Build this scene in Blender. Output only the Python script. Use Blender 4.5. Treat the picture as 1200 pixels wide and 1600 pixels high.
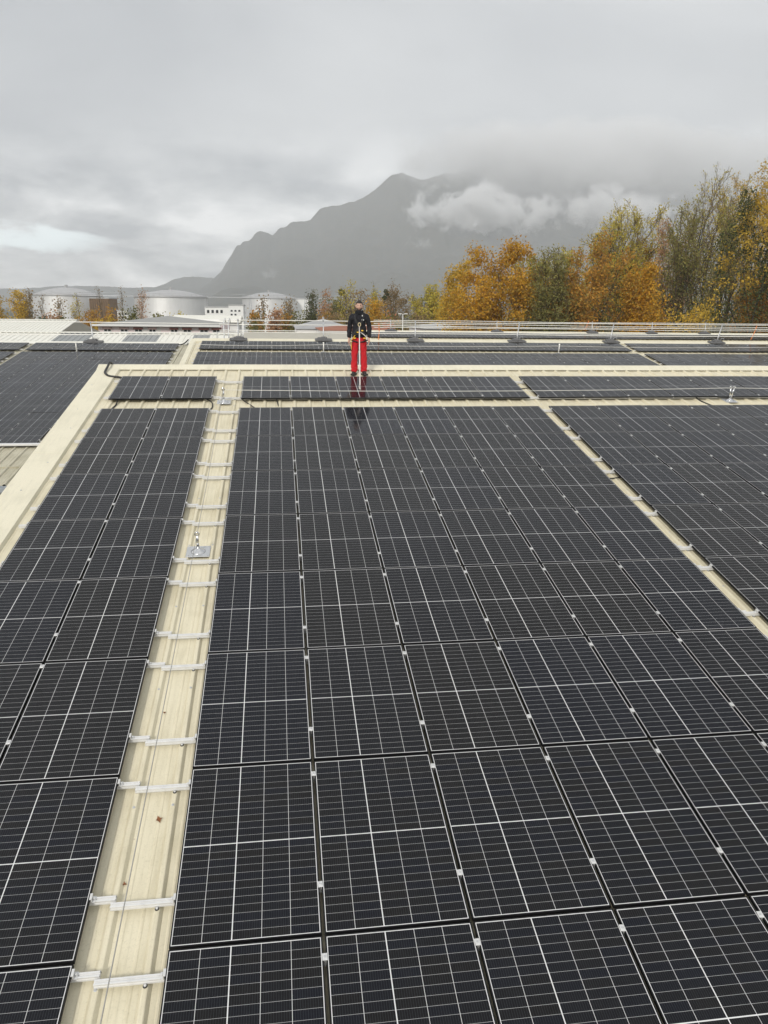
import bpy, bmesh, math, random
import numpy as np
from mathutils import Matrix, Vector, Euler

for o in list(bpy.data.objects):
    bpy.data.objects.remove(o)
S = bpy.context.scene
COL = S.collection
rad = math.radians
H0 = 8.5                                   # height of the roof reference point above the ground

# ------------------------------------------------------------------ camera
RC = [[0.991298, -0.131141, 0.01143], [-0.022429, -0.253821, -0.966991], [0.129713, 0.95832, -0.254554]]
CAM = Vector((0.8937, -16.8632, 2.0752 + H0))
FPX = 1201.85                              # focal length in pixels of the 1200 x 1600 photograph
cd = bpy.data.cameras.new('camera')
cam = bpy.data.objects.new('camera', cd)
COL.objects.link(cam)
m = Matrix(((RC[0][0], -RC[1][0], -RC[2][0], CAM.x), (RC[0][1], -RC[1][1], -RC[2][1], CAM.y),
            (RC[0][2], -RC[1][2], -RC[2][2], CAM.z), (0, 0, 0, 1)))
cam.matrix_world = m
cd.sensor_fit = 'VERTICAL'
cd.sensor_height = 36
cd.sensor_width = 27
cd.lens = FPX / 1600 * 36
cd.clip_start = 0.1
cd.clip_end = 30000
S.camera = cam

# ------------------------------------------------------------------ view and light
S.view_settings.view_transform = 'Standard'
S.view_settings.look = 'None'
S.view_settings.exposure = 0.85
S.view_settings.gamma = 1
S.view_settings.use_curve_mapping = False
S.render.engine = 'CYCLES'
S.cycles.use_denoising = True
S.cycles.max_bounces = 6
S.cycles.diffuse_bounces = 2
S.cycles.glossy_bounces = 3
S.cycles.transmission_bounces = 2
S.cycles.volume_bounces = 5
S.cycles.transparent_max_bounces = 8
S.cycles.volume_max_steps = 256
S.cycles.volume_step_rate = 1.0

SUN_EL, SUN_AZ = 33.0, 208.0               # degrees; azimuth clockwise from +Y (the way the camera looks)
sd = bpy.data.lights.new('sun', 'SUN')
sd.energy = 1.5
sd.angle = rad(10)
sd.color = (1.0, 0.95, 0.87)
sun = bpy.data.objects.new('sun', sd)
COL.objects.link(sun)
sdir = Vector((math.sin(rad(SUN_AZ)) * math.cos(rad(SUN_EL)), math.cos(rad(SUN_AZ)) * math.cos(rad(SUN_EL)), math.sin(rad(SUN_EL))))
sun.rotation_euler = sdir.to_track_quat('Z', 'Y').to_euler()
sun.location = (0, -60, 60)

W = bpy.data.worlds.new('World')
S.world = W
W.use_nodes = True


class NT:
    """Small helper to write node trees as expressions."""
    def __init__(self, tree):
        self.t = tree
        self.n = tree.nodes
        self.l = tree.links

    def node(self, typ, **kw):
        nd = self.n.new(typ)
        for k, v in kw.items():
            if k.startswith('in_'):
                continue
            setattr(nd, k, v)
        return nd

    def set(self, sock, v):
        if isinstance(v, bpy.types.NodeSocket):
            self.l.new(v, sock)
        elif isinstance(v, (tuple, list)) and len(v) == 3 and sock.type == 'RGBA':
            sock.default_value = (*v, 1)
        else:
            sock.default_value = v

    def math(self, op, a, b=0.0, c=0.0, clamp=False):
        nd = self.n.new('ShaderNodeMath')
        nd.operation = op
        nd.use_clamp = clamp
        for i, v in enumerate((a, b, c)):
            self.set(nd.inputs[i], v)
        return nd.outputs[0]

    def mix(self, f, a, b, mode='MIX'):
        nd = self.n.new('ShaderNodeMix')
        nd.data_type = 'RGBA'
        nd.blend_type = mode
        self.set(nd.inputs[0], f)
        self.set(nd.inputs[6], a)
        self.set(nd.inputs[7], b)
        return nd.outputs[2]

    def noise(self, vec, scale, detail=4, rough=0.55, dist=0.0):
        nd = self.n.new('ShaderNodeTexNoise')
        if vec is not None:
            self.l.new(vec, nd.inputs['Vector'])
        nd.inputs['Scale'].default_value = scale
        nd.inputs['Detail'].default_value = detail
        nd.inputs['Roughness'].default_value = rough
        nd.inputs['Distortion'].default_value = dist
        return nd.outputs[0]

    def mapping(self, vec, scale=(1, 1, 1), loc=(0, 0, 0), rot=(0, 0, 0)):
        nd = self.n.new('ShaderNodeMapping')
        self.l.new(vec, nd.inputs[0])
        nd.inputs[1].default_value = loc
        nd.inputs[2].default_value = rot
        nd.inputs[3].default_value = scale
        return nd.outputs[0]

    def ramp(self, f, stops):
        nd = self.n.new('ShaderNodeValToRGB')
        self.l.new(f, nd.inputs[0])
        cr = nd.color_ramp
        while len(cr.elements) < len(stops):
            cr.elements.new(0.5)
        for e, (p, c) in zip(cr.elements, stops):
            e.position = p
            e.color = (*c, 1) if len(c) == 3 else c
        return nd.outputs[0]

    def smooth(self, v, a, b):
        nd = self.n.new('ShaderNodeMapRange')
        nd.interpolation_type = 'SMOOTHSTEP'
        self.set(nd.inputs[0], v)
        nd.inputs[1].default_value = a
        nd.inputs[2].default_value = b
        nd.inputs[3].default_value = 0
        nd.inputs[4].default_value = 1
        return nd.outputs[0]


def build_world():
    t = NT(W.node_tree)
    t.n.clear()
    out = t.node('ShaderNodeOutputWorld')
    bg = t.node('ShaderNodeBackground')
    t.l.new(bg.outputs[0], out.inputs[0])
    bg.inputs[1].default_value = 0.1
    sky = t.node('ShaderNodeTexSky')
    sky.sky_type = 'NISHITA'
    sky.sun_disc = False
    sky.sun_elevation = rad(SUN_EL)
    sky.sun_rotation = rad(SUN_AZ)
    tc = t.node('ShaderNodeTexCoord')
    sep = t.node('ShaderNodeSeparateXYZ')
    t.l.new(tc.outputs['Generated'], sep.inputs[0])
    x, y, z = sep.outputs
    zc = t.math('MAXIMUM', z, 0.0)
    # deck of cloud overhead, seen in perspective
    den = t.math('ADD', zc, 0.16)
    cx = t.node('ShaderNodeCombineXYZ')
    t.set(cx.inputs[0], t.math('DIVIDE', x, den))
    t.set(cx.inputs[1], t.math('DIVIDE', y, den))
    deck = t.noise(cx.outputs[0], 0.55, 5, 0.5, 0.4)
    wide = t.noise(t.mapping(cx.outputs[0], (0.5, 1.0, 1), (3.1, 1.2, 0)), 0.42, 3, 0.45, 0.3)
    # banks of cloud low over the horizon
    low = t.noise(t.mapping(tc.outputs['Generated'], (1.5, 1.5, 4.6), (0.3, 0.0, 0.45)), 3.6, 7, 0.58, 0.3)
    fine = t.noise(t.mapping(tc.outputs['Generated'], (1.0, 1.0, 2.4), (1.3, 4.0, 0.2)), 9.0, 6, 0.6, 0.2)
    v = t.math('MULTIPLY_ADD', t.math('SUBTRACT', deck, 0.5), 0.95, 0.475)
    v = t.math('MULTIPLY_ADD', t.math('SUBTRACT', wide, 0.5), 1.05, v)
    lw = t.math('SUBTRACT', 1.0, t.smooth(zc, 0.10, 0.24))
    v = t.math('ADD', v, t.math('MULTIPLY', t.math('MULTIPLY', t.math('SUBTRACT', low, 0.5), 1.7), lw))
    v = t.math('ADD', v, t.math('MULTIPLY', t.math('MULTIPLY', t.math('SUBTRACT', fine, 0.5), 1.0), lw))
    v = t.math('MAXIMUM', v, 0.26)
    v = t.math('MINIMUM', v, 0.80)
    cr = t.ramp(v, [(0.26, (0.25, 0.26, 0.275)), (0.50, (0.475, 0.48, 0.482)), (0.62, (0.61, 0.612, 0.61)), (0.78, (0.79, 0.785, 0.775))])
    # the one small break in the cloud, low over the horizon
    az = t.math('DIVIDE', x, t.math('MAXIMUM', y, 0.05))
    rag = t.noise(t.mapping(tc.outputs['Generated'], (1.0, 1.0, 3.2), (5.3, 1.0, 0.7)), 14.0, 6, 0.65, 0.3)
    wob = t.math('MULTIPLY', t.math('SUBTRACT', rag, 0.5), 0.16)
    da = t.math('DIVIDE', t.math('ADD', t.math('ADD', az, 0.30), wob), 0.075)
    de = t.math('DIVIDE', t.math('ADD', t.math('SUBTRACT', z, 0.071), t.math('MULTIPLY', wob, 0.32)), 0.0115)
    rr = t.math('ADD', t.math('MULTIPLY', da, da), t.math('MULTIPLY', de, de))
    gap = t.math('SUBTRACT', 1.0, t.smooth(rr, 0.0, 2.4))
    gap = t.math('MULTIPLY', gap, t.smooth(y, 0.0, 0.3))
    cr = t.mix(t.math('MULTIPLY', gap, 0.85), cr, (0.86, 0.96, 0.97))
    ten = t.node('ShaderNodeVectorMath', operation='SCALE')
    t.l.new(cr, ten.inputs[0])
    ten.inputs[3].default_value = 10.0
    col = t.mix(0.95, sky.outputs[0], ten.outputs[0])
    t.l.new(col, bg.inputs[0])


build_world()


# ------------------------------------------------------------------ materials
def mat(name):
    mt = bpy.data.materials.new(name)
    mt.use_nodes = True
    t = NT(mt.node_tree)
    b = mt.node_tree.nodes['Principled BSDF']
    return mt, t, b


def simple(name, col, rough=0.6, metal=0.0, var=0.12, scale=6.0, bump=0.0, coat=0.0, spec=0.5, coord='Object'):
    """A plain surface with a little tonal variation and relief."""
    mt, t, b = mat(name)
    tc = t.node('ShaderNodeTexCoord')
    n = t.noise(tc.outputs[coord], scale, 5, 0.6)
    f = t.math('MULTIPLY_ADD', t.math('SUBTRACT', n, 0.5), 2 * var, 1.0)
    vm = t.node('ShaderNodeVectorMath', operation='SCALE')
    vm.inputs[0].default_value = col
    t.l.new(f, vm.inputs[3])
    t.l.new(vm.outputs[0], b.inputs['Base Color'])
    b.inputs['Roughness'].default_value = rough
    b.inputs['Metallic'].default_value = metal
    b.inputs['Specular IOR Level'].default_value = spec
    b.inputs['Coat Weight'].default_value = coat
    if bump:
        bp = t.node('ShaderNodeBump')
        bp.inputs['Strength'].default_value = bump
        bp.inputs['Distance'].default_value = 0.02
        t.l.new(n, bp.inputs['Height'])
        t.l.new(bp.outputs[0], b.inputs['Normal'])
    return mt


def roof_metal(name, col, dirt, rough=0.5, amount=0.5):
    """Painted profiled sheet: faint mottling, dirt streaks running down the slope, some rust specks."""
    mt, t, b = mat(name)
    g = t.node('ShaderNodeNewGeometry')
    pos = g.outputs['Position']
    n1 = t.noise(pos, 1.3, 5, 0.6)
    n2 = t.noise(t.mapping(pos, (16, 2.0, 2.0)), 1.0, 5, 0.65)
    n3 = t.noise(pos, 55.0, 4, 0.75)
    d = t.math('MULTIPLY', t.smooth(t.math('ADD', t.math('MULTIPLY', n1, 0.5), t.math('MULTIPLY', n2, 0.5)), 0.42, 0.66), amount)
    c = t.mix(d, col, dirt)
    c = t.mix(t.math('MULTIPLY', t.smooth(n3, 0.50, 0.72), 0.42 * amount), c, tuple(k * 0.62 for k in dirt))
    n4 = t.noise(pos, 9.0, 3, 0.5)
    c = t.mix(t.smooth(n4, 0.765, 0.80), c, (0.22, 0.11, 0.05))
    t.l.new(c, b.inputs['Base Color'])
    t.l.new(t.math('MULTIPLY_ADD', n1, 0.25, rough - 0.1), b.inputs['Roughness'])
    b.inputs['Specular IOR Level'].default_value = 0.35
    bp = t.node('ShaderNodeBump')
    bp.inputs['Strength'].default_value = 0.12
    bp.inputs['Distance'].default_value = 0.01
    t.l.new(n1, bp.inputs['Height'])
    t.l.new(bp.outputs[0], b.inputs['Normal'])
    return mt


def glass_print(name, cell):
    """What lies under a panel's glass: the silicon cells or the white backsheet, under one clear glossy layer."""
    mt, t, b = mat(name)
    g = t.node('ShaderNodeNewGeometry')
    oi = t.node('ShaderNodeObjectInfo')
    n = t.noise(g.outputs['Position'], 2.2, 5, 0.65)
    film = t.noise(t.mapping(g.outputs['Position'], (9.0, 1.1, 1.1)), 1.0, 5, 0.65)
    if cell:
        uv = t.node('ShaderNodeUVMap')
        sep = t.node('ShaderNodeSeparateXYZ')
        t.l.new(uv.outputs[0], sep.inputs[0])
        fr = t.math('FRACT', t.math('MULTIPLY', sep.outputs[0], 12.0))
        line = t.math('LESS_THAN', fr, 0.085)
        tint = t.ramp(oi.outputs['Random'], [(0.0, (0.0012, 0.0022, 0.0064)), (0.35, (0.0020, 0.0024, 0.0040)), (0.65, (0.0036, 0.0030, 0.0026)), (1.0, (0.0012, 0.0020, 0.0052))])
        c = t.mix(line, tint, (0.050, 0.053, 0.060))
        # a thin film of dust where rain has dried
        c = t.mix(t.math('MULTIPLY', t.smooth(film, 0.45, 0.80), 0.010), c, (0.30, 0.28, 0.24))
        t.l.new(c, b.inputs['Base Color'])
        b.inputs['Roughness'].default_value = 0.55
        b.inputs['Specular IOR Level'].default_value = 0.05
    else:
        b.inputs['Base Color'].default_value = (0.72, 0.72, 0.72, 1)
        b.inputs['Roughness'].default_value = 0.6
        b.inputs['Specular IOR Level'].default_value = 0.1
    b.inputs['Coat Weight'].default_value = 0.54
    b.inputs['Coat IOR'].default_value = 1.45
    t.l.new(t.math('MULTIPLY_ADD', t.math('ADD', n, film), 0.06, 0.02), b.inputs['Coat Roughness'])
    return mt


M = {}
M['roof'] = roof_metal('cream_roof_paint', (0.70, 0.645, 0.485), (0.50, 0.45, 0.31), amount=0.6)
M['flash'] = roof_metal('cream_flashing_paint', (0.74, 0.695, 0.545), (0.56, 0.53, 0.41), amount=0.5)
M['oldroof'] = roof_metal('weathered_roof_paint', (0.50, 0.47, 0.36), (0.33, 0.30, 0.21), amount=0.7)
M['whiteroof'] = roof_metal('white_roof_paint', (0.78, 0.77, 0.70), (0.60, 0.58, 0.50), amount=0.35)
M['skylight'] = simple('grey_translucent_sheet', (0.27, 0.28, 0.275), 0.4)
M['cell'] = glass_print('silicon_cell', True)
M['backsheet'] = glass_print('white_backsheet', False)
M['frame'] = simple('black_anodised_aluminium', (0.008, 0.008, 0.009), 0.5, 0.0, 0.1, spec=0.15)
M['alu'] = simple('mill_aluminium', (0.72, 0.72, 0.71), 0.40, 0.2, 0.12, 20)
M['clamp'] = simple('clamp_aluminium', (0.66, 0.66, 0.65), 0.4, 0.3, 0.12, 20)
M['galv'] = simple('galvanised_steel', (0.58, 0.59, 0.60), 0.42, 0.6, 0.12, 30)
M['chrome'] = simple('polished_steel', (0.72, 0.72, 0.72), 0.12, 1.0, 0.04, 10)
M['railalu'] = simple('guard_rail_aluminium', (0.82, 0.81, 0.76), 0.4, 0.25, 0.08, 4)
M['rubber'] = simple('black_rubber', (0.018, 0.018, 0.019), 0.7, 0, 0.25, 14, 0.3)
M['weight'] = simple('recycled_rubber_weight', (0.12, 0.12, 0.122), 0.8, 0, 0.3, 18, 0.5)
M['cable'] = simple('black_cable_sheath', (0.015, 0.014, 0.014), 0.5)
M['steelrope'] = simple('steel_wire_rope', (0.45, 0.44, 0.41), 0.45, 0.7, 0.1, 40)
M['wall'] = simple('beige_cladding', (0.42, 0.40, 0.34), 0.7, 0, 0.1, 0.6)
M['gutter'] = simple('grey_gutter_paint', (0.40, 0.43, 0.46), 0.4, 0.1, 0.08, 3)
M['orange'] = simple('orange_strap', (0.75, 0.24, 0.07), 0.6, 0, 0.1, 20)
M['wood'] = simple('bleached_timber', (0.42, 0.33, 0.22), 0.8, 0, 0.2, 8)


# ------------------------------------------------------------------ mesh helpers
class MB:
    def __init__(self):
        self.v, self.f = [], []

    def add(self, vs, fs):
        k = len(self.v)
        self.v += [tuple(p) for p in vs]
        self.f += [tuple(i + k for i in f) for f in fs]
        return self

    def box(self, x0, x1, y0, y1, z0, z1, bottom=True):
        vs = [(x0, y0, z0), (x1, y0, z0), (x1, y1, z0), (x0, y1, z0), (x0, y0, z1), (x1, y0, z1), (x1, y1, z1), (x0, y1, z1)]
        fs = [(4, 5, 6, 7), (0, 1, 5, 4), (1, 2, 6, 5), (2, 3, 7, 6), (3, 0, 4, 7)]
        if bottom:
            fs.append((3, 2, 1, 0))
        return self.add(vs, fs)

    def bevelbox(self, x0, x1, y0, y1, z0, z1, c):
        """Box whose top edges are chamfered by c."""
        vs = [(x0, y0, z0), (x1, y0, z0), (x1, y1, z0), (x0, y1, z0),
              (x0, y0, z1 - c), (x1, y0, z1 - c), (x1, y1, z1 - c), (x0, y1, z1 - c),
              (x0 + c, y0 + c, z1), (x1 - c, y0 + c, z1), (x1 - c, y1 - c, z1), (x0 + c, y1 - c, z1)]
        fs = [(3, 2, 1, 0), (0, 1, 5, 4), (1, 2, 6, 5), (2, 3, 7, 6), (3, 0, 4, 7),
              (4, 5, 9, 8), (5, 6, 10, 9), (6, 7, 11, 10), (7, 4, 8, 11), (8, 9, 10, 11)]
        return self.add(vs, fs)

    def tube(self, path, r, n=6, cap=True):
        path = [Vector(p) for p in path]
        rs = r if isinstance(r, (list, tuple)) else [r] * len(path)
        k = len(self.v)
        up = None
        for i, p in enumerate(path):
            d = (path[min(i + 1, len(path) - 1)] - path[max(i - 1, 0)])
            d = d.normalized() if d.length > 1e-9 else Vector((0, 0, 1))
            if up is None:
                up = Vector((0, 0, 1)) if abs(d.z) < 0.9 else Vector((1, 0, 0))
            a = d.cross(up)
            a = a.normalized() if a.length > 1e-6 else d.orthogonal().normalized()
            b = a.cross(d)
            up = b
            for j in range(n):
                th = 2 * math.pi * j / n
                q = p + (a * math.cos(th) + b * math.sin(th)) * rs[i]
                self.v.append((q.x, q.y, q.z))
        for i in range(len(path) - 1):
            for j in range(n):
                j2 = (j + 1) % n
                self.f.append((k + i * n + j, k + i * n + j2, k + (i + 1) * n + j2, k + (i + 1) * n + j))
        if cap:
            self.f.append(tuple(k + j for j in reversed(range(n))))
            self.f.append(tuple(k + (len(path) - 1) * n + j for j in range(n)))
        return self

    def lathe(self, prof, n=24, c=(0, 0, 0), cap=True):
        k = len(self.v)
        for r, z in prof:
            for j in range(n):
                th = 2 * math.pi * j / n
                self.v.append((c[0] + r * math.cos(th), c[1] + r * math.sin(th), c[2] + z))
        for i in range(len(prof) - 1):
            for j in range(n):
                j2 = (j + 1) % n
                self.f.append((k + i * n + j, k + i * n + j2, k + (i + 1) * n + j2, k + (i + 1) * n + j))
        if cap:
            self.f.append(tuple(k + j for j in reversed(range(n))))
            self.f.append(tuple(k + (len(prof) - 1) * n + j for j in range(n)))
        return self

    def prism(self, poly, x0, x1):
        """Polygon in (y, z) extruded along x."""
        n = len(poly)
        vs = [(x0, y, z) for y, z in poly] + [(x1, y, z) for y, z in poly]
        fs = [tuple(range(n)), tuple(reversed(range(n, 2 * n)))]
        for i in range(n):
            j = (i + 1) % n
            fs.append((i, i + n, j + n, j))
        return self.add(vs, fs)

    def mesh(self, name, mt, smooth=False):
        me = bpy.data.meshes.new(name)
        me.from_pydata(self.v, [], self.f)
        for x in (mt if isinstance(mt, list) else [mt]):
            me.materials.append(x)
        if smooth:
            me.shade_smooth()
        return me

    def build(self, name, mt, parent=None, smooth=False, loc=(0, 0, 0), fix=False):
        me = self.mesh(name, mt, smooth)
        if fix:
            bm = bmesh.new()
            bm.from_mesh(me)
            bmesh.ops.recalc_face_normals(bm, faces=bm.faces)
            bm.to_mesh(me)
            bm.free()
        return put(name, me, parent, loc)


def put(name, data, parent=None, loc=(0, 0, 0), rot=None):
    o = bpy.data.objects.new(name, data)
    COL.objects.link(o)
    if parent is not None:
        o.parent = parent
    o.location = loc
    if rot is not None:
        o.rotation_euler = rot
    return o


def tag(o, label=None, cat=None, group=None, kind=None):
    if label:
        o['label'] = label
    if cat:
        o['category'] = cat
    if group:
        o['group'] = group
    if kind:
        o['kind'] = kind
    return o


def thing(name, label, cat, matrix=None, group=None):
    o = bpy.data.objects.new(name, None)
    COL.objects.link(o)
    o.empty_display_size = 0.2
    if matrix is not None:
        o.matrix_world = matrix
    return tag(o, label, cat, group)


def at(px, py, Y):
    """World point at depth Y that the photograph shows at (px, py)."""
    a, b = (px - 600) / FPX, (py - 800) / FPX
    d = Vector([RC[0][i] * a + RC[1][i] * b + RC[2][i] for i in range(3)])
    return CAM + d * ((Y - CAM.y) / d.y)


def seen(p, mx=260, my=160):
    """True if a point lies in the picture or near it."""
    d = Vector(p) - CAM
    c = [sum(RC[k][i] * d[i] for i in range(3)) for k in range(3)]
    if c[2] < 0.3:
        return False
    x, y = 600 + FPX * c[0] / c[2], 800 + FPX * c[1] / c[2]
    return -mx < x < 1200 + mx and -my < y < 1600 + my


def pxsize(p):
    d = Vector(p) - CAM
    return FPX / max(0.1, sum(RC[2][i] * d[i] for i in range(3)))


ORD = ['zeroth', 'first', 'second', 'third', 'fourth', 'fifth', 'sixth', 'seventh', 'eighth', 'ninth', 'tenth', 'eleventh', 'twelfth', 'thirteenth', 'fourteenth', 'fifteenth']

# ------------------------------------------------------------------ the frames of the roofs (u along, v up the slope, w off the sheet; w = 0 is the face of the panels)
T1, T2, TL = rad(11.0), rad(9.5), 0.13354136
F1 = Matrix.Translation((0, 0, H0)) @ Matrix.Rotation(T1, 4, 'X')
F2 = Matrix.Translation((0, 22.05, 0.515 + H0)) @ Matrix.Rotation(T2, 4, 'X')       # v = 0: upper edge of the top row
FL = Matrix.Translation((0, 20.4958, 0.0521 + H0)) @ Matrix.Rotation(TL, 4, 'X')    # v = 0: upper edge of the main block
SHEET = -0.112                             # w of the flat of the roof sheet
RIB = 0.036
PW, PL = 1.096, 1.754
CU, CV = 1.116, 1.774


# ------------------------------------------------------------------ roofs
def sheet_profile(n_ribs, pitch=1 / 3, rib=RIB):
    """One sheet across its width: flat, small stiffeners and raised ribs; starts half a pitch left of its first rib."""
    pts = []
    for k in range(n_ribs):
        c = (k + 0.5) * pitch
        pts += [(c - pitch / 2, 0), (c - 0.118, 0), (c - 0.108, 0.005), (c - 0.096, 0.005), (c - 0.086, 0),
                (c - 0.044, 0), (c - 0.020, rib - 0.003), (c - 0.013, rib), (c + 0.013, rib), (c + 0.020, rib - 0.003), (c + 0.044, 0),
                (c + 0.086, 0), (c + 0.096, 0.005), (c + 0.108, 0.005), (c + 0.118, 0)]
    pts.append((n_ribs * pitch, 0))
    return pts


_sheets = {}


def roof_sheets(parent, u0, u1, v0, v1, mt, n_ribs=3, w=SHEET, phase=-0.13, name='roof_sheet', tilt=0.0, mats=None):
    """Sheets side by side, each a part, lapped 3 mm over the next; parent's frame is the roof's."""
    pitch = 1 / 3
    step = n_ribs * pitch
    k0 = math.floor((u0 - phase + pitch / 2) / step)
    k = k0
    while True:
        a = phase - pitch / 2 + k * step
        if a >= u1:
            break
        lo, hi = max(a, u0), min(a + step, u1)
        mm = mats(k) if mats else mt
        key = (round(lo - a, 4), round(hi - a, 4), n_ribs, round(v0, 3), round(v1, 3), mm.name)
        if key not in _sheets:
            prof = [p for p in sheet_profile(n_ribs)]
            pr = [(min(max(x, lo - a), hi - a), z) for x, z in prof]
            q = [pr[0]]
            for p in pr[1:]:
                if p[0] - q[-1][0] > 1e-5:
                    q.append(p)
            cuts = np.linspace(v0, v1, max(2, int((v1 - v0) / 2.5)))
            b = MB()
            n = len(q)
            vs = [(x, v, z) for v in cuts for x, z in q]
            fs = [(i * n + j, i * n + j + 1, (i + 1) * n + j + 1, (i + 1) * n + j) for i in range(len(cuts) - 1) for j in range(n - 1)]
            b.add(vs, fs)
            # turned-down side lap gives the sheet an edge
            _sheets[key] = b.mesh(name, mm)
        o = put(name, _sheets[key], parent, (a, 0, w + 0.0015 * (k % 2)))
        k += 1


def shed_body(b, x0, x1, y0, z0, y1, z1, y2, z2):
    b.prism([(y0, 0.02), (y2, 0.02), (y2, z2), (y1, z1), (y0, z0)], x0, x1)


def on(F, u, v, w):
    return F @ Vector((u, v, w))


# --- the roof we look down on
roof = thing('warehouse', 'nearest warehouse, cream ribbed roof with a central walkway and ridge behind the man', 'building', F1)
V0, V1 = -19.0, 3.42
roof_sheets(roof, -3.30, 22.0, V0, V1, M['roof'])
# walls below the sheets, in the roof's frame set upright
body = MB()
z_e = on(F1, 0, V0, -0.2).z
y_e = on(F1, 0, V0, 0).y
y_r, z_r = on(F1, 0, 3.55, -0.22).y, on(F1, 0, 3.55, -0.22).z
shed_body(body, -3.30, 22.0, y_e, z_e, y_r, z_r, y_r + 0.9, z_r - 0.75)
wl = body.build('wall', M['wall'], None, fix=True)
wl.parent = roof
wl.matrix_parent_inverse = F1.inverted()
# ridge capping: pieces 3 m long, folded, the front flange notched down on the ribs
cap_me = {}


def ridge_caps(parent, u0, u1, v_front, v_top, back, w=SHEET + RIB, step=3.0, mt=None):
    u = u0
    i = 0
    while u < u1 - 0.01:
        e = min(u + step, u1)
        L = e - u + (0.06 if e < u1 - 0.01 else 0)
        key = (round(L, 3), round(v_front, 3), round(v_top, 3), back)
        if key not in cap_me:
            d = v_top - v_front
            prof = [(0, -0.030), (0, 0.006), (0.022, 0.012), (d, 0.05), (d + 0.05, 0.04), (d + back, -back * 0.75)]
            b = MB()
            vs = [(x, y, z) for x in (0, L) for y, z in prof]
            n = len(prof)
            b.add(vs, [(j, j + n, j + n + 1, j + 1) for j in range(n - 1)])
            under = [(x, y, z - 0.004) for x in (0, L) for y, z in prof]
            b.add(under, [(j, j + 1, j + n + 1, j + n) for j in range(n - 1)])
            b.f += [tuple(q) for q in ((0, 1, 1 + 2 * n, 2 * n), (n, 2 * n + n, 2 * n + n + 1, n + 1))]
            cap_me[key] = b.mesh('ridge_capping', mt or M['flash'])
        put('ridge_capping', cap_me[key], parent, (u, v_front, w + 0.003 * (i % 2)))
        u = e
        i += 1


ridge_caps(roof, -3.62, 22.0, 3.29, 3.60, 0.8)
# profile fillers under the capping between ribs
b = MB()
for k in range(-10, 66):
    c = -0.13 + k / 3
    b.box(c + 0.030, c + 1 / 3 - 0.030, 3.34, 3.355, SHEET + 0.001, SHEET + RIB - 0.004)
tag(b.build('ridge_filler', M['flash'], roof), kind='stuff')


def verge(parent, u_out, u_in, v0, v1, drop, mt, w=SHEET, steps=3.0, side=-1):
    """Barge flashing in lengths: lies over the outermost rib, folds up a little and turns down outside."""
    v = v1
    i = 0
    while v > v0 + 0.01:
        e = max(v - steps, v0)
        L = v - e
        prof = [(u_in, 0.004), (u_in + side * 0.025, RIB + 0.018), (u_out + 0.02 * -side, RIB + 0.024), (u_out, RIB + 0.018), (u_out, -drop)]
        b = MB()
        n = len(prof)
        vs = [(x, y, z) for y in (0, -L) for x, z in prof]
        b.add(vs, [(j, j + 1, j + n + 1, j + n) if side < 0 else (j, j + n, j + n + 1, j + 1) for j in range(n - 1)])
        vs2 = [(x, y, z - 0.004) for y in (0, -L) for x, z in prof]
        b.add(vs2, [(j, j + n, j + n + 1, j + 1) for j in range(n - 1)])
        b.add([vs[0], vs[n], vs2[n], vs2[0]], [(0, 1, 2, 3)])
        b.add(vs[n:] + vs2[n:], [(j, j + 1, j + n + 1, j + n) for j in range(n - 1)])
        put('verge_flashing', b.mesh('verge_flashing', mt), parent, (0, v, w + 0.002 * (i % 2)))
        # fixing screws
        for sv in (0.5, 1.7):
            if sv < L:
                s = MB().lathe([(0.014, 0), (0.014, 0.004), (0.007, 0.006), (0.007, 0.012)], 8)
                put('screw', s.mesh('screw', M['galv']), parent, ((u_in + u_out) / 2 + 0.12 * side * math.sin(i * 2.3 + sv), v - sv, w + RIB + 0.022))
        v = e
        i += 1


verge(roof, -3.60, -3.05, V0, 3.6, 0.42, M['flash'])
# the end lap of the sheets and their fixings where the walkways leave them bare
scr = MB().lathe([(0.013, 0), (0.013, 0.003), (0.007, 0.005), (0.007, 0.011)], 8).mesh('roof_screw', M['galv'])
for k in range(9):
    for uu in (-0.463, -0.13):
        put('roof_screw', scr, roof, (uu, 0.35 - 1.62 * k, SHEET + RIB + 0.001))
for uu in (6.87,):
    for k in range(7):
        put('roof_screw', scr, roof, (uu, 0.35 - 1.62 * k, SHEET + RIB + 0.001))
MB().box(-0.62, -0.02, -0.012, 0.0, SHEET + 0.0015, SHEET + 0.0045).build('sheet_lap', M['roof'], roof, loc=(0, -7.18, 0))


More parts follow.
